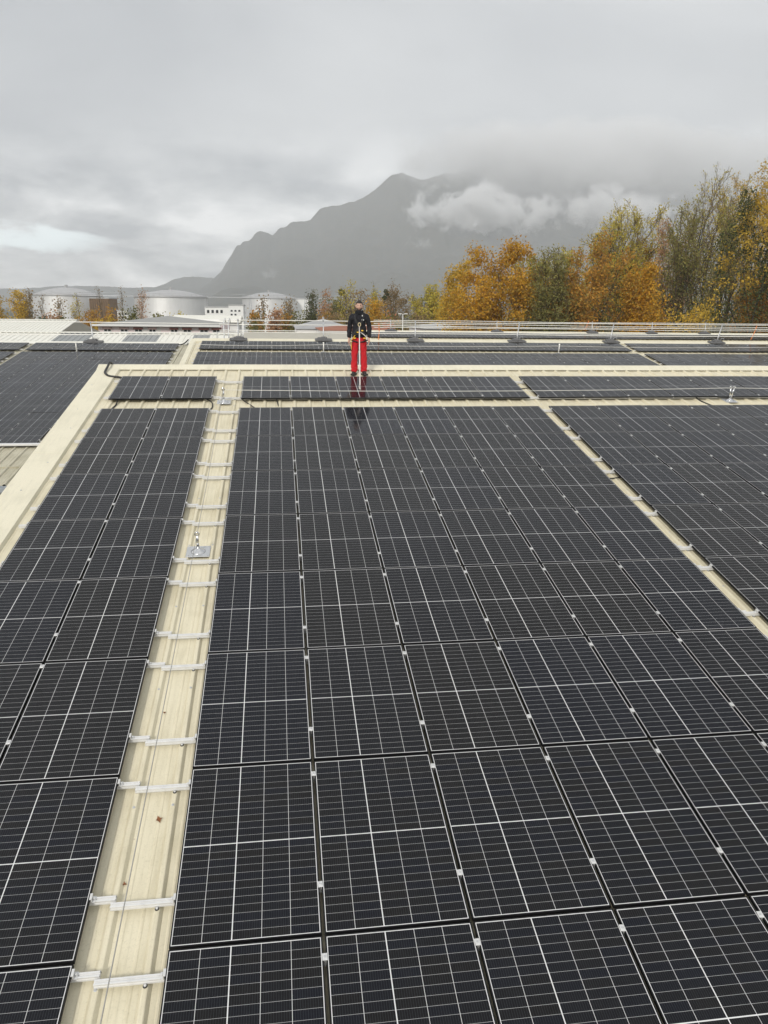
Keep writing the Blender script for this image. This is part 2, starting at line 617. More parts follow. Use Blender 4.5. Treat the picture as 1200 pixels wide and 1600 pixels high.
# ------------------------------------------------------------------ solar panels
def panel_meshes():
    hw, hl = PW / 2, PL / 2
    fw = 0.010
    b = MB()
    b.box(-hw, hw, -hl, -hl + fw, -0.030, 0.0)
    b.box(-hw, hw, hl - fw, hl, -0.030, 0.0)
    b.box(-hw, -hw + fw, -hl + fw, hl - fw, -0.030, 0.0)
    b.box(hw - fw, hw, -hl + fw, hl - fw, -0.030, 0.0)
    fr = b.mesh('frame', M['frame'])
    b = MB()
    b.box(-hw + fw, hw - fw, -hl + fw, hl - fw, -0.008, -0.0016)
    bs = b.mesh('backsheet', M['backsheet'])
    # cells: five columns, 24 rows in two halves
    mx, thin, thick, my, mid, rg = 0.0060, 0.0036, 0.0085, 0.0070, 0.0095, 0.0019
    x0 = -hw + fw + mx
    cw = (2 * (hw - fw - mx) - 3 * thin - thick) / 5
    xs = []
    x = x0
    for i in range(5):
        xs.append((x, x + cw))
        x += cw + (thick if i == 1 else thin)
    half = (2 * (hl - fw - my) - mid) / 2
    rh = (half - 11 * rg) / 12
    ys = []
    for h in (0, 1):
        y = -hl + fw + my + h * (half + mid)
        for j in range(12):
            ys.append((y, y + rh))
            y += rh + rg
    z = -0.0009

    def quads(rects, name, mt, thickz=None):
        me = bpy.data.meshes.new(name)
        vs, fs = [], []
        for (a, c, d, e) in rects:
            k = len(vs)
            if thickz is None:
                vs += [(a, d, z), (c, d, z), (c, e, z), (a, e, z)]
                fs.append((k, k + 1, k + 2, k + 3))
            else:
                vs += [(a, d, 0), (c, d, 0), (c, e, 0), (a, e, 0), (a, d, -thickz), (c, d, -thickz), (c, e, -thickz), (a, e, -thickz)]
                fs += [(k, k + 1, k + 2, k + 3), (k + 4, k + 5, k + 1, k), (k + 5, k + 6, k + 2, k + 1), (k + 6, k + 7, k + 3, k + 2), (k + 7, k + 4, k, k + 3)]
        me.from_pydata(vs, [], fs)
        uvl = me.uv_layers.new(name='UVMap')
        per = 4
        for p in me.polygons:
            for li in p.loop_indices:
                vx = me.vertices[me.loops[li].vertex_index].co
                # u across the cell
                best = None
                for (a, c, d, e) in rects if len(rects) == 1 else [rects[p.index]]:
                    best = ((vx.x - a) / (c - a), (vx.y - d) / (e - d))
                uvl.data[li].uv = best
        me.materials.append(mt)
        return me
    rects = [(a, c, d, e) for (a, c) in xs for (d, e) in ys]
    joined = quads(rects, 'cells', M['cell'])
    one = quads([(-cw / 2, cw / 2, -rh / 2, rh / 2)], 'cell', M['cell'], 0.0005)
    centres = [((a + c) / 2, (d + e) / 2) for (a, c) in xs for (d, e) in ys]
    return fr, bs, joined, one, centres, z


ME_FRAME, ME_BACK, ME_CELLS, ME_CELL, CELL_C, CELL_Z = panel_meshes()
rnd = random.Random(4)
N_PANELS = [0]


def panel(F, uc, vc, label, group):
    p = on(F, uc, vc, 0)
    if not (seen(p, 560, 200) if F is F1 else seen(p)):
        return None
    N_PANELS[0] += 1
    r = rnd.uniform
    jit = Matrix.Rotation(r(-1, 1) * 0.0035, 4, 'X') @ Matrix.Rotation(r(-1, 1) * 0.0035, 4, 'Y') @ Matrix.Rotation(r(-1, 1) * 0.0010, 4, 'Z')
    t = thing('solar_panel', label, 'solar panel', F @ Matrix.Translation((uc + r(-1, 1) * 0.0015, vc + r(-1, 1) * 0.003, r(-1, 1) * 0.0015)) @ jit, group)
    put('frame', ME_FRAME, t)
    put('backsheet', ME_BACK, t)
    if pxsize(p) * 0.0695 * 0.82 >= 9.5 and seen(p, 90, 90):   # a cell is about 10 pixels high or more
        for (x, y) in CELL_C:
            put('cell', ME_CELL, t, (x, y, CELL_Z))
    else:
        tag(put('cells', ME_CELLS, t), kind='stuff')
    return t


G1 = 'solar panels on the nearest cream roof'
us_mid = [CU * (i + 0.5) for i in range(6)]
us_left = [-0.622 - CU * (i + 0.5) for i in range(2)]
us_right = [6.92 + 1.122 * (i + 0.5) for i in range(12)]
for r in range(9):
    vc = -CV * (r + 0.5) + 0.01
    for i, u in enumerate(us_mid):
        panel(F1, u, vc, f'solar panel, {ORD[i + 1]} column right of wide walkway, {ORD[r + 1]} row below the gap', G1)
    for i, u in enumerate(us_left):
        nm = ('beside the wide walkway', 'beside the cream verge')[i]
        panel(F1, u, vc - 0.035, f'solar panel left of walkway, column {nm}, {ORD[r + 1]} row below gap', G1)
    for i, u in enumerate(us_right):
        panel(F1, u, vc + 0.02, f'solar panel, {ORD[i + 1]} column right of narrow walkway, {ORD[r + 1]} row below the gap', G1)
TOPV = 2.43 - PL / 2
for i, u in enumerate(us_mid):
    panel(F1, u, TOPV, f'solar panel in the single row before the ridge, {ORD[i + 1]} right of wide walkway', G1)
for i, u in enumerate(us_left):
    panel(F1, u, TOPV, 'solar panel in the single row before the ridge, ' + ('beside the wide walkway on its left', 'nearest the cream verge')[i], G1)
for i, u in enumerate(us_right):
    panel(F1, u, TOPV + 0.02, f'solar panel in the single row before the ridge, {ORD[i + 1]} right of narrow walkway', G1)


# ------------------------------------------------------------------ mounting rails with clamps
def clamp_mesh():
    b = MB()
    b.bevelbox(-0.019, 0.019, -0.027, 0.027, 0.0030, 0.0075, 0.0015)
    b.box(-0.0085, -0.0055, -0.027, 0.027, -0.03, 0.0029)
    b.box(0.0055, 0.0085, -0.027, 0.027, -0.03, 0.0029)
    return b.mesh('clamp', M['clamp'])


def clamp_bolt_mesh():
    b = MB().lathe([(0.0085, 0.0076), (0.0085, 0.0125), (0.0055, 0.0135), (0.005, 0.010), (0.0005, 0.010)], 8)
    return b.mesh('clamp_bolt', M['galv'])


def end_clamp_mesh():
    b = MB()
    b.box(-0.004, 0.028, -0.028, 0.028, -0.034, -0.028)
    b.box(-0.001, 0.006, -0.028, 0.028, -0.028, 0.002)
    b.box(-0.012, 0.006, -0.028, 0.028, 0.0008, 0.005)
    b.lathe([(0.008, -0.028), (0.008, -0.012), (0.006, -0.010)], 6, (0.017, 0, 0))
    return b.mesh('end_clamp', M['clamp'])


def bolt_mesh():
    b = MB()
    b.lathe([(0.017, 0), (0.017, 0.004), (0.010, 0.006)], 10)
    return b.mesh('washer', M['rubber'])


def bolt_head_mesh():
    b = MB()
    b.lathe([(0.011, 0.006), (0.011, 0.014), (0.006, 0.016)], 6)
    return b.mesh('bolt_head', M['clamp'])


ME_CLAMP_BOLT = clamp_bolt_mesh()
ME_CLAMP, ME_END, ME_WASH, ME_BOLT = clamp_mesh(), end_clamp_mesh(), bolt_mesh(), bolt_head_mesh()
_rail = {}


def rail_mesh(L):
    L = round(L, 3)
    if L not in _rail:
        b = MB()
        h, hw = 0.040, 0.021
        # section in (y, z): a channel with two upper lips and a side groove
        sec = [(-hw, -h), (hw, -h), (hw, -h * 0.62), (hw * 0.72, -h * 0.55), (hw * 0.72, -h * 0.40), (hw, -h * 0.33), (hw, 0), (0.008, 0), (0.008, -0.010), (-0.008, -0.010), (-0.008, 0), (-hw, 0),
               (-hw, -h * 0.33), (-hw * 0.72, -h * 0.40), (-hw * 0.72, -h * 0.55), (-hw, -h * 0.62)]
        n = len(sec)
        vs = [(0, y, z) for y, z in sec] + [(L, y, z) for y, z in sec]
        b.add(vs, [(j, (j + 1) % n, (j + 1) % n + n, j + n) for j in range(n)])
        # ends as quads, so that the concave section closes cleanly
        for x0, s in ((0, 1), (L, -1)):
            e = [(x0, -hw, -h), (x0, hw, -h), (x0, hw, -0.0105), (x0, -hw, -0.0105)]
            b.add(e, [(3, 2, 1, 0) if s > 0 else (0, 1, 2, 3)])
        _rail[L] = b.mesh('rail_bar', M['alu'])
    return _rail[L]


GR = 'aluminium mounting rails under the panels'


def rail(F, u0, u1, v, mids, label, ends=(None, None), bolts=(), w=-0.031):
    ok = [u for u in list(mids) + [u0, u1] if seen(on(F, u, v, 0), 200 if F is F1 else 60, 100)]
    if not ok:
        return
    t = thing('mounting_rail', label, 'rail', F @ Matrix.Translation((u0, v, 0)), GR)
    put('rail_bar', rail_mesh(u1 - u0), t, (0, 0, w))
    for u in mids:
        cl = put('clamp', ME_CLAMP, t, (u - u0, 0, 0), (0, 0, rnd.uniform(-0.07, 0.07)))
        if pxsize(on(F, u, v, 0)) > 70:
            put('clamp_bolt', ME_CLAMP_BOLT, cl)
    if ends[0] is not None:
        o = put('end_clamp', ME_END, t, (ends[0] - u0, 0, 0), (0, 0, math.pi))
    if ends[1] is not None:
        put('end_clamp', ME_END, t, (ends[1] - u0, 0, 0))
    for u, s in bolts:
        bo = put('bolt', ME_WASH, t, (u - u0, s * 0.033, SHEET + RIB + 0.001))
        put('bolt_head', ME_BOLT, bo)


mid_gaps = [CU * i for i in range(1, 6)]
left_gap = [-0.622 - CU]
right_gaps = [6.92 + 1.122 * i for i in range(1, 12)]
for r in range(-1, 9):
    for h, off in ((0, -0.165), (1, -1.340)):
        if r < 0:
            v = 2.43 + (-0.34, -1.62)[h]
            row = 'single row before the ridge'
        else:
            v = -CV * r + off
            row = f'{ORD[r + 1]} row below the gap'
        pos = ('upper', 'lower')[h]
        rail(F1, -0.475, 6.80, v, mid_gaps, f'{pos} mounting rail of the middle block, {row}', (0.0, 6.696), [(-0.13, -1), (-0.13, 1)])
        rail(F1, -2.985, -0.445, v + 0.062, left_gap, f'{pos} mounting rail left of the wide walkway, {row}', (-2.856, -0.620), [(-0.463, 1), (-0.463, -1)])
        rail(F1, 6.735, 6.92 + 1.122 * 12, v - 0.055 + 0.02, right_gaps, f'{pos} mounting rail right of the narrow walkway, {row}', (6.918, None), [(6.87, -1)])

# ------------------------------------------------------------------ the roof behind, with its own panels
roof2 = thing('warehouse', 'second warehouse behind the ridge, cream roof under rows of panels beside the railing', 'building', F2)
U2A, U2B = -3.02, 44.0
roof_sheets(roof2, -3.17, U2B, -11.0, 0.62, M['roof'], w=SHEET)
ridge_caps(roof2, U2A - 0.25, U2B, 0.22, 0.72, 0.8)
verge(roof2, -3.40, -3.14, -11.0, 0.72, 0.55, M['flash'])
b = MB()
y0, z0 = on(F2, 0, -11.0, -0.25).y, on(F2, 0, -11.0, -0.25).z
y1, z1 = on(F2, 0, 0.7, -0.25).y, on(F2, 0, 0.7, -0.25).z
shed_body(b, U2A, U2B, y0, z0, y1, z1, y1 + 0.9, z1 - 0.75)
wl = b.build('wall', M['wall'], None, fix=True)
wl.parent = roof2
wl.matrix_parent_inverse = F2.inverted()
G2 = 'solar panels on the second roof behind the ridge'
blocks2 = [('beside the left verge', -2.82, 6, 1.112), ('between its walkways', 3.86, 13, 1.115), ('beyond its right walkway', 18.66, 13, 1.115)]
for nm, ub, n, cu in blocks2:
    for i in range(n):
        for r in range(4):
            if r == 0:
                vc = -PL / 2
                row = 'top row'
            else:
                vc = -PL - 0.62 - CV * (r - 0.5)
                row = f'{ORD[r]} row below gap'
            if r == 3:
                continue
            panel(F2, ub + cu * (i + 0.5), vc, f'second roof solar panel {nm}, {row}, {ORD[i + 1]} from left', G2)
    gaps = [ub + cu * i for i in range(1, n)]
    for r in range(3):
        for h, off in ((0, -0.34), (1, -1.40)):
            v = off if r == 0 else -PL - 0.62 - CV * (r - 1) + (-0.165, -1.34)[h]
            row = 'top row' if r == 0 else f'{ORD[r]} row below gap'
            rail(F2, ub - 0.10, ub + cu * n + 0.08, v, gaps, f'{("upper", "lower")[h]} rail on second roof {nm}, {row}')

# ------------------------------------------------------------------ the roof on the left, lower
roofl = thing('warehouse', 'lower warehouse on the left whose panels run down to a bare ribbed strip and gutter', 'building', FL)
roof_sheets(roofl, -26.0, -3.32, -17.35, 2.66, M['oldroof'], w=SHEET)
# overlap of the lowest sheets
b = MB()
b.box(-26.0, -3.63, -15.98, -15.95, SHEET + 0.002, SHEET + RIB + 0.006)
b.build('sheet_lap', M['oldroof'], roofl)
ridge_caps(roofl, -26.0, -3.62, 2.36, 2.78, 0.7, mt=M['whiteroof'])
# gutter at the eave
b = MB()
gp = [(-0.02, 0.03), (-0.02, -0.10), (-0.16, -0.10), (-0.16, 0.02), (-0.135, 0.02), (-0.135, -0.08), (-0.045, -0.08), (-0.045, 0.03)]
b.prism([(-17.35 + y, SHEET - 0.03 + z) for y, z in gp], -26.0, -3.64)
b.build('gutter', M['gutter'], roofl, fix=True)
b = MB()
y0, z0 = on(FL, 0, -17.2, -0.25).y, on(FL, 0, -17.2, -0.25).z
y1, z1 = on(FL, 0, 2.6, -0.25).y, on(FL, 0, 2.6, -0.25).z
shed_body(b, -26.0, -3.66, y0, z0, y1, z1, y1 + 0.9, z1 - 0.7)
wl = b.build('wall', M['wall'], None, fix=True)
wl.parent = roofl
wl.matrix_parent_inverse = FL.inverted()
# cable tray along the foot of the panels
b = MB()
b.bevelbox(-26.0, -3.66, -14.22, -14.10, -0.035, 0.018, 0.006)
b.build('cable_tray', M['alu'], roofl)
G3 = 'solar panels on the lower left roof'
for bl, (nm, ub, n) in enumerate((('right of its walkway', -3.99, 6), ('left of its walkway', -10.98, 4))):
    for i in range(n):
        uc = ub - CU * (i + 0.5)
        for r in range(-1, 8):
            vc = 2.24 - PL / 2 if r < 0 else -CV * (r + 0.5)
            if bl == 0 and r > 2 and i == 0 or bl == 0 and r > 5 and i < 2:
                continue                   # behind the verge of the near roof
            row = 'top row' if r < 0 else f'{ORD[r + 1]} row below gap'
            panel(FL, uc, vc, f'lower left roof panel {nm}, {row}, {ORD[i + 1]} from right', G3)
    gaps = [ub - CU * i for i in range(1, n)]
    for r in range(-1, 8):
        for h, off in ((0, -0.165), (1, -1.34)):
            v = 2.24 + (-0.34, -1.45)[h] if r < 0 else -CV * r + off
            row = 'top row' if r < 0 else f'{ORD[r + 1]} row below gap'
            rail(FL, ub - CU * n - 0.06, ub + (0.13 if h else 0.10), v, gaps, f'{("upper", "lower")[h]} rail on lower left roof {nm}, {row}')

# --- a third roof farther back
P3 = at(600, 518.4, 38.0)
F3 = Matrix.Translation(P3) @ Matrix.Rotation(rad(9.5), 4, 'X')
x3 = at(389, 518, 38.0).x
roof3 = thing('warehouse', 'third warehouse farthest back, low cream roof with one visible row of panels', 'building', F3)
U3A, U3B = x3 - 0.35, 52.0
roof_sheets(roof3, U3A, U3B, -9.0, 0.62, M['roof'])
ridge_caps(roof3, U3A - 0.1, U3B, 0.14, 0.68, 0.8)
b = MB()
y0, z0 = on(F3, 0, -9.0, -0.25).y, on(F3, 0, -9.0, -0.25).z
y1, z1 = on(F3, 0, 0.6, -0.25).y, on(F3, 0, 0.6, -0.25).z
shed_body(b, U3A, U3B, y0, z0, y1, z1, y1 + 0.9, z1 - 0.7)
wl = b.build('wall', M['wall'], None, fix=True)
wl.parent = roof3
wl.matrix_parent_inverse = F3.inverted()
for i in range(34):
    panel(F3, x3 + CU * (i + 0.5), -PL / 2, f'distant solar panel on third roof, {ORD[i % 15 + 1]} of its {("left", "middle", "right")[i // 15]} run', 'solar panels on the third roof far back')

# --- white roofs at the left, with grey translucent strips
def gable_roof(name, label, X0, X1, top, slope, v0, strips, mt, back=9.0, back_slope=8.0, eave_wall=True):
    Fm = Matrix.Translation((0, top[0], top[1])) @ Matrix.Rotation(rad(slope), 4, 'X')
    t = thing(name, label, 'building', Fm)
    roof_sheets(t, X0, X1, v0, 0.0, mt, w=0.0, phase=X0 + 1 / 6, mats=lambda k: M['skylight'] if any(a <= X0 + k + 0.5 <= c for a, c in strips) else mt)
    b = MB()
    n = int((X1 - X0) * 3)
    b.box(X0, X1, -0.25, 0.04, RIB + 0.004, RIB + 0.03)
    b.build('ridge_capping', mt, t)
    b = MB()
    for k in range(n):
        c = X0 + 1 / 6 + k / 3
        b.box(c - 0.05, c + 0.05, -0.29, -0.253, 0.004, RIB + 0.05)
    tag(b.build('ridge_filler', mt, t), kind='stuff')
    ft = Fm @ Vector((0, v0, -0.05))
    bk = math.tan(rad(back_slope)) * back
    b = MB()
    b.prism([(ft.y, 0.02), (top[0] + back, 0.02), (top[0] + back, top[1] - bk), (top[0] + 0.02, top[1] - 0.04), (ft.y, ft.z)], X0 + 0.02, X1 - 0.02)
    wl = b.build('wall', M['wall'], None, fix=True)
    wl.parent = t
    wl.matrix_parent_inverse = Fm.inverted()
    return t


pa, pb = at(97, 517.5, 34), at(343, 519, 34)
st = []
for px in (82, 182, 279):
    q = at(px + 14, 519, 34)
    st.append((q.x, q.x + 1.75))
gable_roof('warehouse', 'pale ribbed warehouse roof behind the left panels with three grey translucent strips', pa.x - 6.0, pb.x + 1.4, (34.0, (pa.z + pb.z) / 2 - 0.10), 8.5, -9.5, st, M['whiteroof'])
qa, qb = at(-60, 500.5, 58), at(121, 500.5, 58)
gable_roof('warehouse', 'white ribbed warehouse roof at far left in front of the yellow trees', qa.x - 4, qb.x, (58.0, qb.z), 8.5, -12, [], M['whiteroof'])

# ------------------------------------------------------------------ safety anchors and wire ropes
def anchor(F, u, v, label, posts=1, h=0.31, plate=0.165):
    t = thing('lifeline_anchor', label, 'anchor', F @ Matrix.Translation((u, v, SHEET + RIB + 0.004)), 'roof anchors carrying the lifelines')
    b = MB()
    b.bevelbox(-plate, plate, -plate * 0.95, plate * 0.95, 0, 0.006, 0.002)
    b.build('base_plate', M['galv'], t)
    b = MB()
    b.lathe([(0.105, 0.0065), (0.095, 0.016), (0.06, 0.032), (0.034, 0.05), (0.028, 0.058)], 24)
    b.build('boot', M['chrome'], t, smooth=True)
    for k in range(posts):
        dx = 0 if posts == 1 else (-0.045, 0.045)[k]
        b = MB()
        b.tube([(0.3 * dx, 0, 0.055), (0.6 * dx, 0, h * 0.55), (dx, 0, h - 0.055)], [0.021, 0.018, 0.016], 10)
        p = b.build('post', M['chrome'], t, smooth=True)
        b = MB()
        ring = [(dx + 0.026 * math.cos(a), 0, h - 0.03 + 0.032 * math.sin(a)) for a in np.linspace(0, 2 * math.pi, 15)]
        b.tube(ring, 0.011, 7, False)
        b.build('eye', M['chrome'], p, smooth=True)
    for sx in (-1, 1):
        for sy in (-1, 1):
            b = MB()
            b.lathe([(0.010, 0.006), (0.010, 0.013), (0.005, 0.015)], 6, (sx * plate * 0.8, sy * plate * 0.75, 0))
            b.build('bolt', M['galv'], t)
    return t


A1, A2, A3 = (-0.315, -6.33), (-0.36, 0.60), (11.66, 0.56)
anchor(F1, *A1, 'polished steel roof anchor on a square plate, nearer one on the wide walkway')
anchor(F1, *A2, 'steel roof anchor at the head of the wide walkway, level with the gap', h=0.32, plate=0.15)
anchor(F1, *A3, 'twin-post steel roof anchor in the gap right of the narrow walkway', 2, h=0.36, plate=0.15)


def rope(name, label, pts, r, mt, cat='rope', sag=0.0, group=None, F=None, n=5):
    P = [F @ Vector(p) if F is not None else Vector(p) for p in pts]
    path = []
    for a, c in zip(P[:-1], P[1:]):
        k = max(3, int((c - a).length / 0.8))
        for i in range(k):
            f = i / k
            q = a.lerp(c, f)
            q.z -= sag * 4 * f * (1 - f)
            path.append(q)
    path.append(P[-1])
    o0 = path[0].copy()
    b = MB().tube([p - o0 for p in path], r, n)
    o = b.build(name, mt, None, smooth=True, loc=o0)
    return tag(o, label, cat, group)


ew = SHEET + RIB + 0.285
rope('lifeline', 'thin steel wire rope running up the wide walkway between the anchors', [(-0.335, -16.0, ew - 0.02), (A1[0], A1[1], ew), (A2[0], A2[1], ew)], 0.0045, M['steelrope'], 'wire rope', 0.05, 'steel lifelines', F1)
rope('lifeline', 'steel wire rope stretched across the panels below the man between two anchors', [(A2[0], A2[1], ew), (A3[0] - 0.04, A3[1], ew + 0.04), (22, 0.56, ew + 0.02)], 0.006, M['railalu'], 'wire rope', 0.05, 'steel lifelines', F1)


def stanchion(F, u, v, label, h=0.55):
    t = thing('lifeline_post', label, 'anchor', F @ Matrix.Translation((u, v, SHEET + RIB)), 'small lifeline posts on the farther roofs')
    MB().bevelbox(-0.12, 0.12, -0.12, 0.12, 0, 0.01, 0.003).build('base_plate', M['galv'], t)
    MB().tube([(0, 0, 0.01), (0, 0, h)], [0.03, 0.024], 8).build('post', M['railalu'], t, smooth=True)
    MB().lathe([(0.035, h), (0.045, h + 0.02), (0.02, h + 0.06)], 8).build('head', M['railalu'], t)


stanchion(FL, -8.36, 0.26, 'small white lifeline post in the gap of the lower left roof', 0.42)
stanchion(FL, -5.62, -13.75, 'thin grey lifeline post at the foot of the lower left panels', 0.62)
for u, lab in ((2.93, 'small lifeline post in the gap of the second roof, left of the man'),
               (14.38, 'small lifeline post in the gap of the second roof, right of the middle'),
               (25.6, 'small lifeline post in the gap of the second roof near the right edge')):
    stanchion(F2, u, -PL - 0.36, lab, 0.42)
rope('lifeline', 'wire rope along the gap of the second roof behind the man', [(-3.0, -PL - 0.36, 0.28), (2.93, -PL - 0.36, 0.30), (14.38, -PL - 0.36, 0.30), (25.6, -PL - 0.36, 0.30), (40, -PL - 0.36, 0.3)], 0.008, M['railalu'], 'wire rope', 0.06, 'steel lifelines', F2)

# black cables between the panel rows and over the ridge corner
def cable(label, F, pts, r=0.012):
    b = MB()
    P = [Vector(p) for p in pts]
    # Catmull-Rom through the points
    path = []
    Q = [P[0]] + P + [P[-1]]
    for i in range(1, len(Q) - 2):
        for k in range(5):
            s = k / 5
            a, c, d, e = Q[i - 1], Q[i], Q[i + 1], Q[i + 2]
            path.append(0.5 * ((2 * c) + (d - a) * s + (2 * a - 5 * c + 4 * d - e) * s * s + (3 * c - a - 3 * d + e) * s ** 3))
    path.append(P[-1])
    o0 = path[0]
    o = b.tube([q - o0 for q in path], r, 7).build('cable', M['cable'], None, smooth=True)
    o.matrix_world = F @ Matrix.Translation(o0)
    tag(o, label, 'cable', 'black panel cables')


cable('thick black conduit bent over the far left corner of the ridge', F1, [(-3.32, 3.72, -0.06), (-3.33, 3.55, 0.045), (-3.34, 3.2, 0.0), (-3.33, 2.86, -0.03), (-3.18, 2.60, -0.045), (-2.95, 2.52, -0.05), (-2.80, 2.40, -0.05)], 0.028)
cable('black cable dropping from the left end of the single panel row', F1, [(-2.66, 0.72, -0.05), (-2.66, 0.50, -0.09), (-2.70, 0.2, -0.09), (-2.70, -0.1, -0.07)], 0.016)
cable('black cable looped out beside the anchor at the walkway head', F1, [(-0.74, 0.74, -0.05), (-0.62, 0.55, -0.06), (-0.60, 0.25, -0.09), (-0.70, -0.06, -0.07)], 0.013)
cable('black cable slanting across the gap just right of the walkway', F1, [(0.03, 0.74, -0.05), (0.18, 0.5, -0.08), (0.34, 0.2, -0.09), (0.40, -0.08, -0.07)], 0.013)
cable('black cable in the gap, second from the walkway', F1, [(0.80, 0.74, -0.05), (0.84, 0.4, -0.09), (0.92, -0.08, -0.08)], 0.012)
cable('black cable in the gap beside the twin-post anchor', F1, [(10.9, 0.78, -0.05), (10.95, 0.6, -0.09), (11.1, 0.2, -0.10), (11.3, -0.06, -0.08)], 0.014)
cable('black cable crossing the narrow walkway near the ridge', F1, [(6.62, 1.62, -0.06), (6.8, 1.60, -0.07), (7.0, 1.62, -0.06)], 0.012)
cable('black cable crossing the narrow walkway among the lower rows', F1, [(6.62, -4.02, -0.06), (6.8, -4.0, -0.07), (7.0, -3.97, -0.06)], 0.012)
cable('black cable hanging at the top corner of the lower left roof', FL, [(-4.15, 2.2, -0.06), (-3.9, 2.15, -0.04), (-3.72, 2.25, 0.02), (-3.6, 2.75, 0.10)], 0.03)

# fallen leaves on the walkway
leaf_mt = simple('dry_leaf', (0.22, 0.085, 0.03), 0.7, 0, 0.3, 20)
for k, (u, v, s, lab) in enumerate(((-0.235, -11.12, 0.036, 'brown dry leaf lying in the walkway beside a rail'), (-0.42, -11.75, 0.022, 'pale dry leaf lying lower on the walkway'), (-0.36, -9.72, 0.02, 'small brown leaf high on the walkway'))):
    b = MB()
    pts = [(0, -s, 0.002), (0.35 * s, -0.3 * s, 0.012), (0.9 * s, -0.1 * s, 0.02), (0.4 * s, 0.35 * s, 0.008), (0, s, 0.02), (-0.4 * s, 0.3 * s, 0.010), (-0.8 * s, -0.2 * s, 0.022), (-0.3 * s, -0.35 * s, 0.010)]
    b.add([(0, 0, 0.004)] + pts, [(0, i + 1, (i + 1) % 8 + 1) for i in range(8)])
    b.add([(0, 0, 0.002)] + [(x, y, z - 0.002) for x, y, z in pts], [(0, (i + 1) % 8 + 1, i + 1) for i in range(8)])
    o = b.build('leaf', leaf_mt)
    o.matrix_world = F1 @ Matrix.Translation((u, v, SHEET + 0.004)) @ Matrix.Rotation(k * 1.3 + 0.4, 4, 'Z')
    tag(o, lab, 'leaf', 'dry leaves on the walkway')


# ------------------------------------------------------------------ guard rails standing on the ridges
def guard_rail(label, F, v, posts, x0, x1, heights, lean, end=None, rr=0.020, zoff=0.0, wlen=0.42, base_v=None):
    t = thing('guard_rail', label, 'railing', F @ Matrix.Translation((posts[0], v, 0)), 'free-standing guard rails')
    Fi = F.to_3x3().inverted()
    zu = Fi @ Vector((0, 0, 1))                     # true up in the roof's frame
    rx = random.Random(int(posts[0] * 10))
    H = max(heights) + 0.06
    for i, u in enumerate(posts):
        le = lean(i)
        foot = Vector((u - posts[0], 0, zoff))
        top = foot + zu * H + Vector((le, 0.16, 0))
        kn = foot + zu * 0.30 + Vector((le * 0.05, -0.02, 0))
        p = MB().tube([foot, kn, top], 0.024, 7).build('post', M['galv'], t, smooth=True)
        b = MB()
        for h in heights:
            c = foot.lerp(top, h / H)
            b.lathe([(0.040, -0.04), (0.040, 0.04)], 8, tuple(c))
        b.build('bracket', M['galv'], p)
        # counterweights: rubber slabs lying round the foot, with lifting handles
        w = wlen
        for k, (a, c, d, e, h0, h1) in enumerate(((-w, w * 0.1, -0.2, 0.18, 0.0, 0.07), (-w * 0.05, w, -0.22, 0.16, 0.0, 0.07), (-w * 0.62, w * 0.55, -0.15, 0.15, 0.07, 0.13), (-w * 0.3, w * 0.35, -0.1, 0.1, 0.13, 0.17))):
            b = MB()
            j = rx.uniform(-0.05, 0.05)
            b.bevelbox(a + j, c + j, d, e, h0 + zoff, h1 + zoff, 0.03)
            o = b.build('counterweight', M['weight'], p, loc=(u - posts[0], 0, 0))
        b = MB().tube([(0.1, -0.12, 0.15), (0.12, -0.13, 0.26), (0.26, -0.13, 0.26), (0.28, -0.12, 0.12)], 0.012, 5)
        b.build('handle', M['galv'], p, loc=(u - posts[0], 0, zoff))
    for hi, h in enumerate(heights):
        b = MB()
        path = []
        n = max(8, int((x1 - x0) / 1.5))
        for k in range(n + 1):
            x = x0 + (x1 - x0) * k / n
            le = np.interp(x, posts, [lean(i) for i in range(len(posts))])
            base = Vector((x - posts[0], 0, zoff))
            q = base + zu * h + Vector((0, 0.16 * h / H, 0))
            q += zu * (0.012 * math.sin(x * 0.45 + h * 7) + 0.02 * math.sin(x * 0.17 + 3 * h))
            path.append(q)
        b.tube(path, rr, 7)
        b.build('rail', M['railalu'], t, smooth=True)
    return t


pos_a = [at(px, 533, 22.75).x for px in (373, 505, 647, 805, 950, 1116)] + [30.2, 35.6]
guard_rail('nearer guard rail on black counterweights along the second ridge behind the man', F2, 0.42, pos_a, pos_a[0] - 0.9, 40.0, (0.33, 0.41, 0.70, 0.90), lambda i: (0.0, 0.0, 0.02, 0.14, 0.2, 0.3, 0.3, 0.3)[i], zoff=SHEET + RIB + 0.05)
pos_b = [at(px, 516, 38.5).x for px in (428, 600, 754, 851, 937, 1080, 1190)] + [36.5]
guard_rail('farther guard rail on black counterweights along the third ridge below the trees', F3, 0.40, pos_b, pos_b[0] - 1.2, 44.0, (0.22, 0.46, 0.70), lambda i: 0.08 * i / 3, zoff=SHEET + RIB + 0.05)
pos_c = [-26.0, -17.0, at(146, 533, 23.1).x]
guard_rail('guard rail with one black counterweight on the left ridge before the white roofs', FL, 2.60, pos_c, -27.0, -1.6, (0.36, 0.90), lambda i: -0.1, zoff=SHEET + RIB + 0.05)
for px, y0, y1, dx, Y, lab in ((592, 505, 532, -1, 22.7, 'orange strap hanging from the railing just right of the man'), (920, 501, 516, -7, 38.5, 'orange strap hanging from the far railing below the trees'), (1183, 508, 531, -10, 22.7, 'orange strap hanging from the railing near the right edge')):
    a, c = at(px, y0, Y), at(px + dx, y1, Y)
    rope('safety_strap', lab, [a, a.lerp(c, 0.5) + Vector((0.03, 0, 0)), c], 0.026, M['orange'], 'strap', 0, 'orange straps on the railings')

